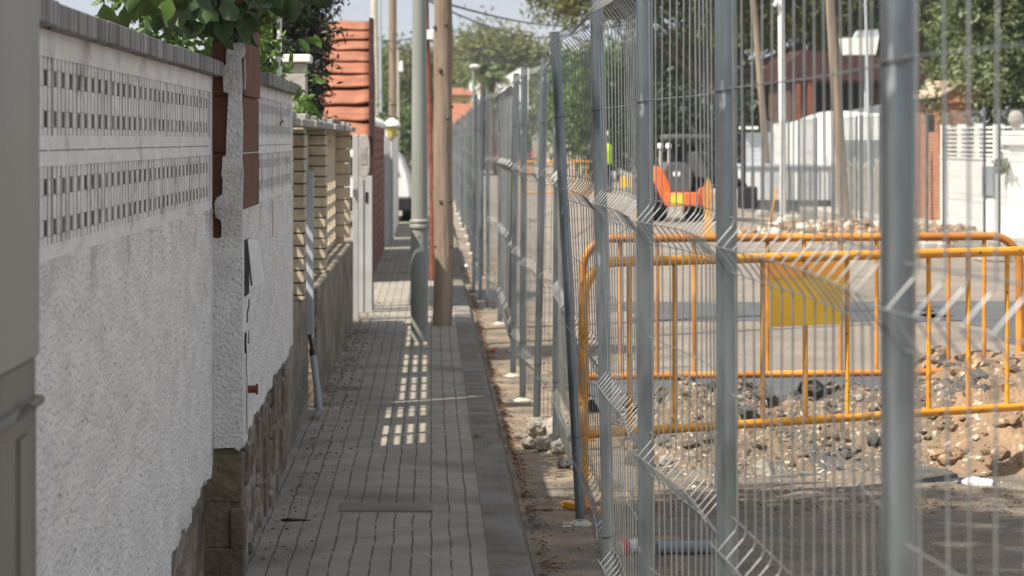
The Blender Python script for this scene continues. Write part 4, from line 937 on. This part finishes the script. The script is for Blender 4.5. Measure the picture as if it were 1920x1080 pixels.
# shed and carport left of it
sh = thing('garage_door', (9.3, 80, 0), 'grey ribbed garage door under a thin white slab', 'garage door')
b = MB()
for z in np.arange(0,1.75,.12): b.box(PX(1398,72), PX(1452,72), F/72+.006*((z*50)%2), F/72+.1, z-.05, z+.065)
b.build('ribbed_door', M['steel'], sh)
b = MB(); b.box(PX(1388,72), PX(1420,72), F/72-.2, F/72+.3, 1.83, 1.90); b.build('lintel', M['white_paint'], sh)
cr = thing('works_container', (PX(1500,84), F/84, ST), 'long pale blue grey metal skip parked before the white wall', 'skip')
s3 = 84
b = MB(); b.prism([(PX(1400,s3),ST+.25),(PX(1560,s3),ST+.25),(PX(1566,s3),PZ(312,s3)),(PX(1396,s3),PZ(312,s3))], 'y', F/s3, F/s3+1.6); b.build('tub', mat('pale_steel',(.62,.65,.66),(.54,.57,.58),2,.5), cr, bevel=.02)
b = MB(); b.bbox(PX(1393,s3), PX(1569,s3), F/s3-.05, F/s3+1.65, PZ(314,s3), PZ(308,s3), .01); b.build('rim', M['steel'], cr)
b = MB(); b.bbox(PX(1410,s3), PX(1560,s3), F/s3+.1, F/s3+1.5, ST, ST+.25, .02)
for i in range(9): b.box(PX(1408+i*18,s3), PX(1411+i*18,s3), F/s3-.03, F/s3+.0, ST+.26, PZ(314,s3))
b.build('skid', M['bluegrey'], cr)
# brown house with roof, chimney and awning
hs = thing('brown_house', (PX(1560,52), F/50, 0), 'dark brown timber house with a deep roof behind the white wall', 'house')
s4 = 56; y4 = F/s4
b = MB(); b.box(PX(1482,s4), PX(1720,s4), y4, y4+6, -.05, PZ(150,s4)); b.build('wall_body', M['housebrown'], hs)
b = MB(); b.prism([(PX(1470,s4),PZ(152,s4)),(PX(1740,s4),PZ(152,s4)),(PX(1740,s4),PZ(118,s4)),(PX(1500,s4),PZ(95,s4)),(PX(1470,s4),PZ(120,s4))], 'y', y4-.9, y4+6.4); b.build('roof', M['dark_red'], hs)
for px in (1485,1508):
    b = MB(); b.box(PX(px,s4), PX(px+10,s4), y4-.85, y4-.6, -.05, PZ(150,s4)); b.build('porch_post', M['rust'], hs)
b = MB(); b.box(PX(1520,s4), PX(1640,s4), y4-.02, y4, 1.2, PZ(158,s4)); b.build('window', M['dark'], hs)
b = MB(); b.prism([(PX(1530,60),PZ(220,60)),(PX(1655,60),PZ(196,60)),(PX(1655,60),PZ(214,60)),(PX(1530,60),PZ(232,60))], 'y', F/60-.5, F/60+.4); b.build('awning', M['bluegrey'], hs)
ch = thing('street_lamp', (PX(1648,64), F/64, ST), 'street lamp with a wide bright white box lantern before the brown house', 'street lamp')
s5 = 64; y5 = F/s5
b = MB(); b.prism([(PX(1582,s5),PZ(103,s5)),(PX(1638,s5),PZ(103,s5)),(PX(1646,s5),PZ(70,s5)),(PX(1576,s5),PZ(72,s5))], 'y', y5-.35, y5+.35); b.build('lantern', M['white_paint'], ch)
b = MB(); b.prism([(PX(1600,s5),PZ(70,s5)),(PX(1648,s5),PZ(70,s5)),(PX(1644,s5),PZ(56,s5)),(PX(1608,s5),PZ(58,s5))], 'y', y5-.3, y5+.3); b.build('lantern_top', M['steel'], ch)
b = MB(); b.tube([(PX(1628,s5),y5+.4,ST),(PX(1626,s5),y5+.4,PZ(60,s5))], .05, 10); b.build('post', M['steel'], ch, smooth=True)
# poles over there
def rpole(name, label, p0, p1, s_, r0, r1, m, grp=None):
    t = thing(name, (PX(p1[0],s_), F/s_, ST), label, 'pole', grp); b = MB(); b.tube([(PX(p1[0],s_),F/s_,min(PZ(p1[1],s_),ST-.02)),(PX(p0[0],s_),F/s_,PZ(p0[1],s_))], [r0,r1], 12); b.build('shaft', m, t, smooth=True); return t
t = rpole('white_pole', 'slim white painted pole across the street behind the second nearest fence post', (1463,-120), (1469,380), 88, .075, .065, M['white_paint'])
b = MB(); b.tube([(PX(1450,88),F/88-.1,PZ(12,88)),(PX(1456,88),F/88-.1,PZ(2,88))], .05, 8); b.build('insulator', M['signwhite'], t)
rpole('wooden_pole', 'leaning brown wooden pole across the street, left of the white pole', (1405,-90), (1446,400), 80, .085, .07, M['wood_pole'])
rpole('wooden_pole', 'stout wooden pole across the street leaning in front of the picket fence', (1552,-60), (1586,402), 104, .10, .085, M['wood_pole'])
rpole('steel_post', 'thin steel post just left of the nearest fence post, across the street', (1622,-40), (1634,410), 100, .035, .03, M['steel'])

# ------------------------------------------------------------ works machine
def machine():
    s_ = 96; y = F/s_; X = lambda px: PX(px,s_); Z = lambda py: PZ(py,s_)
    t = thing('site_dumper', (X(1290), y, ST), 'orange and charcoal works machine with a canopy, seen from behind in the street', 'works machine')
    b = MB(); b.prism([(X(1248),Z(368)),(X(1290),Z(368)),(X(1298),Z(345)),(X(1298),Z(316)),(X(1286),Z(305)),(X(1252),Z(305)),(X(1244),Z(325))], 'y', y, y+1.4); b.build('engine_hood', M['machine_dark'], t, bevel=.03)
    b = MB(); b.bbox(X(1246), X(1310), y-.16, y+.1, Z(386), Z(361), .02); b.build('counterweight', M['machine'], t, bevel=.01)
    b = MB(); b.box(X(1254), X(1281), y-.165, y-.161, Z(383), Z(363)); 
    b.build('reflective_band', M['hiyellow'], t)
    b = MB(); b.prism([(X(1228),Z(312)),(X(1243),Z(316)),(X(1258),Z(355)),(X(1252),Z(384)),(X(1244),Z(380)),(X(1226),Z(340))], 'y', y-.05, y+.6); b.build('fender', M['machine'], t, bevel=.02)
    b = MB(); b.box(X(1262), X(1267), y-.01, y-.004, Z(330), Z(322)); b.box(X(1270), X(1275), y-.01, y-.004, Z(330), Z(322)); b.build('hood_mark', M['signwhite'], t)
    for cx_, yy in ((1238,.55),(1312,.55),(1240,2.0),(1316,2.0)):
        b = MB(); wx = X(cx_); b.tube([(wx-.16,y+yy,ST+.42),(wx+.16,y+yy,ST+.42)], [.42,.42], 22)
        for k in range(16):
            a = 2*math.pi*k/16; b.M = Matrix.Translation((wx,y+yy,ST+.42)) @ Matrix.Rotation(a,4,'X'); b.box(-.15,.15,-.03,.03,.40,.445); b.M = None
        wh = b.build('wheel', M['rubber'], t)
        b = MB(); b.tube([(wx+.15,y+yy,ST+.42),(wx+.18,y+yy,ST+.42)], .24, 16); b.tube([(wx-.18,y+yy,ST+.42),(wx-.15,y+yy,ST+.42)], .24, 16); b.build('rim', M['machine'], wh)
    b = MB(); b.prism([(X(1320)+.17*math.cos(a), Z(368)+.19*math.sin(a)) for a in np.linspace(0,2*math.pi,20,endpoint=False)], 'y', y-.1, y-.02); b.build('side_disc', M['machine'], t)
    for px in (1262,1290):
        b = MB(); b.bbox(X(px)-.03, X(px)+.03, y+.5, y+.56, Z(306), Z(262), .01); b.build('cab_post', M['black'], t)
    b = MB(); b.bbox(X(1252), X(1338), y+.35, y+1.9, Z(262), Z(252), .03); b.build('canopy', M['machine_dark'], t)
    b = MB(); b.bbox(X(1266), X(1288), y+.9, y+1.0, Z(306), Z(275), .03); b.bbox(X(1264), X(1290), y+.8, y+1.2, Z(312), Z(303), .03); b.build('seat', M['black'], t)
    b = MB(); b.bbox(X(1299), X(1330), y+.2, y+1.2, Z(335), Z(285), .03); b.build('control_box', M['machine_dark'], t)
    b = MB(); b.tube([(X(1300),y+.1,Z(262)),(X(1322),y+.1,Z(300)),(X(1345),y+.1,Z(330))], .04, 8); b.tube([(X(1345),y+.1,Z(330)),(X(1395),y+.3,Z(345)),(X(1410),y+.3,Z(385))], .09, 8)
    b.bbox(X(1388), X(1422), y+.1, y+.6, Z(392), Z(350), .03); b.bbox(X(1395), X(1402), y+.3, y+.5, Z(350), Z(225), .01); b.build('boom', M['black'], t, bevel=.01)
    for px in (1240, 1256):
        b = MB(); b.lathe([(.0,0),(.05,.0),(.06,.04),(.05,.09),(.0,.1)], (X(px), y+.3, Z(278)), 10)
        b.tube([(X(px),y+.3,Z(310)),(X(px),y+.3,Z(278))], .015, 6); b.build('lamp', M['signwhite'], t, smooth=True)
machine()
pl = thing('standing_plank', (PX(1328,110), F/110, ST), 'rough orange board standing upright before the works machine', 'board')
b = MB(); b.prism([(PX(1320,110),ST),(PX(1334,110),ST),(PX(1334,110),PZ(345,110)),(PX(1327,110),PZ(332,110)),(PX(1321,110),PZ(350,110))], 'y', F/110, F/110+.03); b.build('board', M['orange_tube'], pl)
def far_mound(X, Y): 
    e = np.clip((X-5.2)/.7,0,1)*np.clip((9.6-X)/1.2,0,1)*np.clip((Y-43)/1,0,1)*np.clip((48.5-Y)/1,0,1)
    return ST-.03+e*(.30*fbm(X*1.6,Y*1.6,4,31)+.22*(fbm(X*5,Y*5,3,32)-.3))
tag(heightfield('soil', 5.0, 9.2, 43, 48.5, .06, far_mound, M['earth'], smooth=False), kind='stuff', label='low orange spoil heap across the street')
scatter('soil_clods', 'pale clods on the spoil heap across the street', far_mound, 400, 5.2, 9, 43.2, 48, .02, .12, M['white_plaster'], 11)
scatter('soil_clods', 'orange clods on the spoil heap across the street', far_mound, 400, 5.2, 9, 43.2, 48, .02, .14, M['earth'], 12)
b = MB(); q = P(1442,395,100); b.tube([(q.x,q.y,ST),(q.x+.14,q.y,PZ(352,100))], .02, 6); tag(b.build('wooden_stake', M['orange_tube']), 'short orange stake leaning in the spoil heap', 'stake')

# dark van, barriers and a worker farther up the street
def van(px0, px1, s_, ytop, label, body, name='parked_van'):
    y = F/s_; x0, x1 = PX(px0,s_), PX(px1,s_); zt = PZ(ytop,s_); t = thing(name, ((x0+x1)/2, y+2, ST), label, 'van'); wd = x1-x0
    b = MB(); b.prism([(x0,ST+.3),(x1,ST+.3),(x1,ST+1.0),(x1-.12,zt-.1),(x1-.25,zt),(x0+.25,zt),(x0+.12,zt-.1),(x0,ST+1.0)], 'y', y, y+4.4); b.build('body', body, t, bevel=.05)
    b = MB(); b.prism([(x0+.14,ST+1.05),(x1-.14,ST+1.05),(x1-.24,zt-.15),(x0+.24,zt-.15)], 'y', y-.02, y+.02); b.build('rear_window', M['glass'], t)
    b = MB(); b.bbox(x0, x1, y-.1, y+.1, ST+.3, ST+.5, .03); b.build('bumper', M['black'], t)
    for sx in (x0+.06, x1-.06):
        b = MB(); b.bbox(sx-.05, sx+.05, y-.03, y+.05, ST+.75, ST+1.1, .015); b.build('tail_lamp', M['red'], t)
        for yy in (y+.8, y+3.5):
            b = MB(); b.tube([(sx-.12,yy,ST+.32),(sx+.12,yy,ST+.32)], .32, 14); b.build('wheel', M['rubber'], t, smooth=True)
    return t
van(1160, 1204, 27, 238, 'pale grey van standing far up the street beyond the signs', M['steel'])
van(932, 1000, 42, 226, 'dark van standing up the street behind the fence row', M['machine_dark'])
for i, (a_, c__, s_, lb) in enumerate([((944,),(1030,),78,'far orange barrier seen through the gap between the far fence posts')]):
    A_ = Vector((PX(a_[0],s_),F/s_,ST)); barrier(A_, A_+Vector((2.3,.4,0)) if i == 0 else A_+Vector((1.6,.3,0)), lb, M['orange_tube'], M['yellow'] if i else M['orange_plate'], .3, nb=8)
wb = thing('warning_board', (PX(1175,76),F/76,ST), 'small amber board standing on the road before the grey van', 'board'); b = MB(); b.bbox(PX(1163,76), PX(1186,76), F/76, F/76+.03, PZ(352,76), PZ(332,76), .005); b.build('panel', M['yellow'], wb)
b = MB(); b.tube([(PX(1175,76),F/76+.04,ST),(PX(1175,76),F/76+.04,PZ(334,76))], .02, 6); b.build('stand', M['steel'], wb)
def person():
    s_ = 62; y = F/s_; x = PX(1135,s_)
    t = thing('person', (x,y,ST), 'standing worker in a yellow hi-vis vest and dark trousers, half hidden by a fence post', 'person')
    me = bpy.data.meshes.new('body'); J = [(0,0,.95),(0,0,1.15),(0,.0,1.38),(0,0,1.50),(0,-.01,1.60),(0,-.02,1.74),
        (-.10,0,.88),(-.12,-.03,.50),(-.13,.03,.09),(-.13,-.12,.05),(.10,0,.88),(.13,.02,.50),(.15,.05,.09),(.16,-.10,.05),
        (-.19,0,1.40),(-.25,.03,1.12),(-.22,-.12,.90),(-.21,-.19,.86),(.19,0,1.40),(.26,.02,1.12),(.24,-.10,.88),(.23,-.16,.83)]
    E = [(0,1),(1,2),(2,3),(3,4),(4,5),(0,6),(6,7),(7,8),(8,9),(0,10),(10,11),(11,12),(12,13),(2,14),(14,15),(15,16),(16,17),(2,18),(18,19),(19,20),(20,21)]
    rad = [.14,.14,.16,.06,.08,.085,.10,.065,.045,.04,.10,.065,.045,.04,.065,.045,.032,.03,.065,.045,.032,.03]
    me.from_pydata(J, E, []); o = bpy.data.objects.new('body', me); col.objects.link(o); o.parent = t; me.materials.append(M['skin'])
    o.modifiers.new('s','SKIN'); sv = me.skin_vertices[0].data
    for i, r in enumerate(rad): sv[i].radius = (r, r*.85)
    sv[0].use_root = True; m = o.modifiers.new('u','SUBSURF'); m.levels = m.render_levels = 2
    OFF['person'] = (0,0,0)
    b = MB(); b.lathe([(.20,.88),(.205,1.0),(.20,1.2),(.215,1.35),(.17,1.44),(.09,1.48)], n=14); v = b.build('vest', M['vest'], t, smooth=True)
    b = MB()
    for sx in (-1,1): b.tube([(sx*.09,0,.95),(sx*.12,-.01,.5),(sx*.14,.03,.10)], [.125,.09,.07], 10)
    b.lathe([(.185,.84),(.19,.95)], n=14); b.build('trousers', M['cloth'], t, smooth=True)
    b = MB()
    for sx in (-1,1): b.tube([(sx*.17,0,1.42),(sx*.255,.025,1.12),(sx*.23,-.10,.93)], [.08,.06,.048], 8)
    b.build('sleeves', M['cloth'], t, smooth=True)
    b = MB(); b.lathe([(.11,1.73),(.115,1.76),(.10,1.82),(.05,1.865),(.0,1.875)], n=14); b.build('helmet', M['signwhite'], t, smooth=True)
    b = MB()
    for sx in (-1,1): b.bbox(sx*.14-.05, sx*.14+.05, -.19, .08, 0, .09, .02)
    b.build('boots', M['black'], t)
    t.rotation_euler = (0,0,R(200))
person()
# traffic signs
sg = thing('traffic_sign', (PX(1160,44), F/44, ST), 'round white sign with a red ring and a black turning arrow, on a post', 'traffic sign')
s_ = 44; cx, cy, cz = PX(1160,s_), F/s_, PZ(241,s_); rr = 11.5/s_
b = MB(); b.tube([(cx,cy+.06,ST),(cx,cy+.06,cz+.2)], .03, 8); b.build('post', M['steel'], sg)
b = MB(); b.tube([(cx,cy-.01,cz),(cx,cy+.02,cz)], rr, 28); b.build('disc', M['signwhite'], sg)
b = MB(); N = 28; vs = [(cx+r*math.cos(2*math.pi*k/N), cy+o_, cz+r*math.sin(2*math.pi*k/N)) for o_ in (-.02,-.011) for r in (rr*1.0, rr*.74) for k in range(N)]
b.add(vs, [(k,(k+1)%N,N+(k+1)%N,N+k) for k in range(N)]+[(k,2*N+k,2*N+(k+1)%N,(k+1)%N) for k in range(N)]); 
b.tube([(cx+rr*.52,cy-.018,cz+rr*.52),(cx-rr*.52,cy-.018,cz-rr*.52)], .018, 6); b.build('ring', M['red'], sg)
b = MB(); b.prism([(cx+.01,cz-.16),(cx+.05,cz-.16),(cx+.05,cz+.06),(cx+.03,cz+.1),(cx-.03,cz+.1),(cx-.03,cz+.15),(cx-.12,cz+.08),(cx-.03,cz+.01),(cx-.03,cz+.055),(cx+.01,cz+.055)], 'y', cy-.017, cy-.012); b.build('arrow', M['black'], sg)
sg = thing('traffic_sign', (PX(1188,44), F/44, ST), 'red and white warning triangle sign just right of the round sign', 'traffic sign')
cx, cz = PX(1190,s_), PZ(244,s_)
b = MB(); b.tube([(cx,cy+.06,ST),(cx,cy+.06,cz)], .03, 8); b.build('post', M['steel'], sg)
b = MB(); b.prism([(cx-.32,cz-.22),(cx+.32,cz-.22),(cx,cz+.32)], 'y', cy, cy+.02); b.build('border', M['red'], sg)
b = MB(); b.prism([(cx-.2,cz-.15),(cx+.2,cz-.15),(cx,cz+.19)], 'y', cy-.008, cy-.002); b.build('face', M['signwhite'], sg)

# ------------------------------------------------------------ houses at the end of the street
def house(name, label, px0, px1, s_, eave, ridge, mw, mr, wins=(), depth=8, hip=.2, bottom=-.1):
    t = thing(name, (PX((px0+px1)/2,s_), F/s_, ST), label, 'house'); y = F/s_; x0, x1 = PX(px0,s_), PX(px1,s_); ze, zr = PZ(eave,s_), PZ(ridge,s_)
    b = MB(); b.box(x0, x1, y, y+depth, bottom, ze); b.build('wall_body', mw, t)
    if ridge is not None and zr > ze:
        b = MB(); hx = (x1-x0)*hip; e = .4
        b.add([(x0-e,y-e,ze),(x1+e,y-e,ze),(x1+e,y+depth+e,ze),(x0-e,y+depth+e,ze),(x0+hx,y+depth/2,zr),(x1-hx,y+depth/2,zr)], [(0,1,5,4),(1,2,5),(2,3,4,5),(3,0,4),(3,2,1,0)]); b.build('roof', mr, t)
    for (a,b_,c_,d_) in wins:
        q = MB(); q.box(PX(a,s_), PX(b_,s_), y-.03, y+.05, PZ(d_,s_), PZ(c_,s_)); q.build('window', M['glass'], t)
    return t
house('cream_house', 'cream house with a red roof right of the wooden pole', 835, 884, 34, 178, 162, M['housecream'], M['rooftile'], [(868,873,190,200)])
house('low_house', 'low house with a broad red tiled roof in front of the cream house', 838, 888, 42, 238, 192, mat('tan_wall',(.45,.33,.22),None,3,.9), M['rooftile'], [(850,862,245,258)], hip=.02)  # low house wall in one even tan
h = house('white_house', 'bright white flat roofed house behind the palms, above the fence row', 884, 990, 32, 150, 150, M['white_paint'], M['rooftile'], [(903,909,178,196),(922,927,222,238),(945,951,225,240)], depth=9)
b = MB(); b.prism([(PX(935,32),PZ(150,32)),(PX(992,32),PZ(150,32)),(PX(992,32),PZ(128,32)),(PX(978,32),PZ(126,32))], 'y', F/32, F/32+9); b.build('upper_storey', M['white_paint'], h)
b = MB(); b.box(PX(880,32), PX(995,32), F/32-1.5, F/32, PZ(206,32), PZ(200,32)); b.build('balcony', M['grey_paint'], h)
for (px, s_, lb, hd) in [(890,46,'slim street lamp with a flat white head before the palms',126),(1085,40,'street lamp with a flat white head behind the leaning fence post',184),(1158,40,'street lamp with a flat white head above the round sign',199)]:
    t = thing('street_lamp', (PX(px-2,s_),F/s_,ST), lb, 'street lamp', 'street lamps far up the street')
    b = MB(); b.tube([(PX(px-2,s_),F/s_,ST),(PX(px-2,s_),F/s_,PZ(hd+3,s_))], .06, 8); b.build('post', M['pole_grey'], t, smooth=True)
    b = MB(); b.lathe([(.05,-.06),(.2,-.02),(.24,.05),(.1,.11)], (PX(px,s_),F/s_,PZ(hd,s_)), 12); b.build('lamp_head', M['signwhite'], t, smooth=True)
# overhead wires
def wire(a, c, sag, r, label): 
    b = MB(); b.tube(curve_pts(a, c, sag, 14), r, 5, False); tag(b.build('overhead_wire', M['dark_wire']), label, 'cable', 'overhead cables')
wire(P(780,-10,150), P(1110,45,60), .2, .018, 'upper dark overhead cable crossing the sky')
wire(P(800,0,120), P(1100,50,50), .5, .016, 'second overhead cable sagging across the sky')
wire(P(740,90,72), P(1130,62,44), .7, .022, 'lowest overhead cable crossing before the far pines')
wire(P(706,70,66), P(790,66,100), .1, .014, 'pale overhead cable between the poles on the left')
wire(P(770,60,100), P(1130,75,40), .9, .02, 'overhead cable just above the far pines')

# ------------------------------------------------------------ vegetation
# citrus tree overhanging the white wall
tree('citrus_tree', (-1.75, 9.0, 0), 'broad leaved citrus tree hanging over the white wall at the upper left', 'tree',
     [(.30,.3,2.62,.85,1.2,.46),(0,.4,3.7,1.1,1.3,1.0),(.8,1.3,3.1,.5,.55,.45)], 13500, .088, M['leaf_lemon'], .07, .09, 16, aspect=.56, hollow=.35, fork=1.7)
spr = thing('citrus_branch', (-1.0, 9.2, 1.9), 'leafy citrus branch drooping onto the coping and the top of the broken pillar', 'branch')
pts = []
def spray(px, py, s_, n, sp): 
    q = P(px,py,s_)
    for _ in range(n): pts.append((q.x+random.gauss(0,sp), q.y+random.gauss(0,sp*2), q.z+random.gauss(0,sp*.8)))
for (px,py,s_,n,sp) in [(350,-8,620,30,.035),(300,-20,680,34,.04),(395,8,590,26,.03),(420,20,575,22,.03),(445,8,555,26,.035),(470,-5,545,22,.04),(375,30,590,7,.018),(425,48,560,7,.02),(478,25,540,8,.02),(255,-22,700,26,.04),(330,20,610,5,.015),(440,30,556,8,.02),(630,-10,520,5,.03),(520,-20,540,14,.04),(460,40,550,4,.015)]: spray(px,py,s_,n,sp)
leaf_mesh('leaves', np.array(pts), .085, M['leaf_lemon'], spr, (-1.0,9.2,1.9), .68, .5, .3)
b = MB()
for (a_, c_) in [((300,-40,660),(388,22,590)),((340,-60,600),(430,35,565)),((420,-60,560),(470,20,545)),((380,0,590),(392,44,585))]:
    A_, C_ = P(*a_), P(*c_); b.tube([A_+Vector((-.25,.1,.35)), A_, A_.lerp(C_,.5)+Vector((0,0,.02)), C_], [.014,.010,.008,.004], 7)
b.build('twigs', M['bark'], spr, smooth=True)
tree('garden_shrub', (-1.10, 12.6, .0), 'bright green shrub rising behind the second white wall', 'shrub', [(.12,.1,1.98,.26,.5,.42),(-.15,.2,2.4,.32,.5,.4)], 2400, .062, M['leaf_shrub'], .03, .06, 12, aspect=.5, fork=1.4)
tree('young_shrub', (-.80, 15.4, .0), 'low light green sprigs above the capstones, before the dark cypress', 'shrub', [(.06,0,1.70,.12,.25,.10)], 110, .075, M['leaf_shrub'], .015, .03, 8, aspect=.42)
spray_b = thing('young_shrub', (-.86, 14.2, 0), 'single upright sprig in front of the grey gate pillar', 'shrub'); OFF[spray_b.name] = (-.86,14.2,0)
pts = [(P(523+random.gauss(0,5),135+random.gauss(0,16),372)+Vector((0,random.gauss(0,.05),0)))[:] for _ in range(26)]
leaf_mesh('leaves', np.array(pts), .07, M['leaf_shrub'], spray_b, (-.86,14.2,0), .4, -.5, .3)
b = MB(); b.tube([(-.86,14.2,0),(P(523,150,372)),(P(524,115,372))], [.012,.008,.004], 6); b.build('stem', M['bark'], spray_b)
tree('cypress', (-1.2, 19.6, 0), 'dense dark grey green conifer beside the tiled canopy', 'tree', [(.20,0,1.75,.24,.35,.35),(.22,0,2.15,.28,.4,.45),(.24,0,2.75,.32,.45,.6),(.0,.1,2.4,.38,.5,.7),(.1,0,3.5,.4,.5,.7)], 52000, .050, M['leaf_dark'], .08, .05, 26, aspect=.34, hollow=.25)
b = MB(); q = P(503,40,420); g = thing('white_post', (q.x,q.y,0), 'thin white post glimpsed through the bright green shrub', 'post'); b.tube([(q.x,q.y+.9,0),(q.x,q.y+.9,PZ(-40,400))], .012, 8); b.build('tube', M['white_paint'], g)
# a tall street-side tree out of frame, in the garden (its shade falls on the road)
tree('garden_tree', (-2.7, 8.4, 0), 'tall garden tree behind the white wall, its crown above the frame', 'tree',
     [(0,.1,6.6,1.5,1.25,1.3),(.5,.2,5.3,.9,.9,.9),(-.3,-1.2,7.8,1.2,1.2,1.1)], 5200, .13, M['leaf_lemon'], .16, .16, 18, aspect=.6, hollow=.3)
# right hand side: hedge-like tree, big pine, others
tree('laurel_tree', (11.6, 50.5, 0), 'dense olive green tree with small leaves behind the brick gate pier', 'tree',
     [(0,0,3.2,2.4,1.7,2.1),(1.2,0,4.6,1.8,1.5,1.7),(-1.0,.3,4.9,1.5,1.5,1.7),(1.9,.5,2.4,1.6,1.5,1.6),(-.5,0,5.8,2.2,1.5,1.5)], 60000, .14, M['leaf_hedge'], .2, .16, 22, aspect=.5, hollow=.6)
tree('umbrella_pine', (10.5, 104, 0), 'huge spreading umbrella pine filling the sky above the fence', 'tree',
     [(-5.0,0,7.4,1.9,2,1.4),(-.5,0,8.6,5.2,4,2.0),(-3.2,0,7.6,2.3,2.5,1.6),(3.5,0,7.8,4.2,4,2.4),(7.5,0,7.0,4.0,4,2.6),(1,0,6.0,2.4,3,1.0),(6,1,4.6,2.5,3,1.5)], 85000, .30, M['leaf_pine'], .32, .30, 24, aspect=.32, hollow=.4, fork=3.6)
tree('umbrella_pine', (23.5, 128, 0), 'second large pine behind the brown house', 'tree',
     [(-2,0,5.6,3.4,3,2.6),(1.5,0,6.6,3.6,3,2.6),(-4.5,0,4.2,2.2,2,1.8)], 46000, .29, M['leaf_pine'], .3, .30, 24, aspect=.32, hollow=.4)
tree('dark_tree', (11.6, 108, 0), 'dark broad tree filling the gap behind the works machine', 'tree',
     [(0,0,2.6,2.6,2.4,2.2),(-4.6,0,2.3,2.6,2.4,2.1),(3.6,0,2.8,2.6,2.4,2.6),(-2,0,4.4,2.6,2.4,1.6)], 26000, .27, M['leaf_far'], .2, .3, 20, hollow=.35)
tree('dark_tree', (9.0, 86, 0), 'dark shaded shrubbery under the pine, left of the brown house', 'shrub', [(0,0,1.6,1.5,1.5,1.6),(-1.5,0,2.0,1.2,1.5,1.4)], 6000, .2, M['leaf_dark'], .1, .25, 20, hollow=.4)
# far middle
tree('round_pine', (5.6, 262, 0), 'rounded pine standing on the skyline behind the palms', 'tree', [(0,0,9.0,4.4,4,3.0),(-3.5,0,7.2,3,3,2.6),(4.5,0,7.4,3.2,3,3.0)], 12000, .6, M['leaf_pine'], .4, .7, 22, aspect=.35, hollow=.6)
tree('broad_tree', (11.4, 220, 0), 'bright green broadleaf tree right of the rounded pine', 'tree', [(0,0,5.6,3.0,3,2.2),(2.4,0,6.4,2.6,3,2.4),(-2.5,0,4.4,2.4,2,2)], 9000, .5, M['leaf_far'], .3, .5, 20, hollow=.6)
tree('broad_tree', (-4.5, 150, 0), 'green trees at the end of the pavement on the left', 'tree', [(0,0,2.6,2.8,3,2.2),(2.2,0,1.9,2.0,2,1.7),(-1.2,0,4.0,2.2,2,2.0)], 16000, .32, M['leaf_far'], .2, .36, 20, hollow=.5)
tree('umbrella_pine', (-2.6, 205, 0), 'flat topped pine on the skyline between the left poles', 'tree', [(0,0,6.6,3.6,3,1.7),(2.6,0,5.6,2.6,2,1.8)], 9000, .45, M['leaf_pine'], .3, .5, 20, aspect=.3, hollow=.6)
tree('garden_shrub', (-1.3, 62, 0), 'yellow green shrub behind the gate lantern', 'shrub', [(0,0,1.2,.62,.8,1.1),(.2,.3,.6,.5,.6,.8)], 5000, .14, M['leaf_hedge'], .05, .16, 18, hollow=.4)
tree('broad_tree', (3.2, 236, 0), 'loose green tree behind the cream house', 'tree', [(0,0,5.2,2.8,2,2.4),(-3.2,0,4.6,2.4,2,2.2)], 7000, .5, M['leaf_far'], .2, .5, 20)
def palm(x, y, h, label, n=24, L=1.3):
    t = thing('palm_tree', (x,y,0), label, 'tree', 'palm trees before the white house')
    b = MB(); b.tube([(x,y,-.05),(x+.05,y,h*.5),(x,y,h)], [.20,.15,.16], 8); b.build('trunk', M['bark'], t, smooth=True)
    b = MB()
    for k in range(n):
        a = 2*math.pi*k/n*2.4; up = random.uniform(-.5,1.1); pts = []; d = Vector((math.cos(a)*math.cos(up), math.sin(a)*math.cos(up), math.sin(up)))
        for j in range(6): u = j/5; pts.append(Vector((x,y,h))+d*L*u+Vector((0,0,-.7*u*u)))
        sd = Vector((-d.y,d.x,0)).normalized()
        for j in range(5):
            for s2 in (-1,1):
                for q in range(2):
                    c_ = pts[j].lerp(pts[j+1],q/2); dn = (pts[j+1]-pts[j]).normalized(); ll = .36*(1-j/7)
                    b.add([c_, c_+dn*.09, c_+sd*s2*ll+dn*.25+Vector((0,0,-.22))], [(0,1,2)])
        b.tube(pts, .02, 3, False)
    b.build('crown', M['leaf_palm'], t)
palm(PX(905,36), F/36, PZ(128,36), 'tall palm before the white house, left one of the pair'); palm(PX(922,37), F/37, PZ(150,37), 'palm before the white house, right one of the pair')
palm(PX(938,40), F/40, PZ(186,40), 'small low palm right of the pair, against the white house', 20, 1.2)
# hills on the horizon
def hill(X, Y): return -8+ (np.clip(1-np.abs(X-150)/900,0,1)**.8)*100*(.75+.5*fbm(X/160,Y/160,4,5))*np.clip((Y-2300)/500,0,1)
tag(heightfield('hills', -900, 1200, 2200, 3300, 30, hill, mat('hill_scrub', (.11,.13,.09), (.16,.16,.12), .01, .95)), kind='structure')

# thin summer haze over the whole place, the sky outside it
b = MB(); b.box(-1000, 1300, -40, 3600, -12, 135); hz = b.build('haze', bpy.data.materials.new('air')); tag(hz, kind='stuff')
m = hz.data.materials[0]; m.use_nodes = True; n = m.node_tree.nodes; n.remove(n["Principled BSDF"])
v = n.new("ShaderNodeVolumePrincipled"); v.inputs["Color"].default_value = (.86,.91,1,1); v.inputs["Density"].default_value = .0003
m.node_tree.links.new(v.outputs[0], n["Material Output"].inputs["Volume"])
scn.cycles.volume_bounces = 0; scn.cycles.volume_max_steps = 64
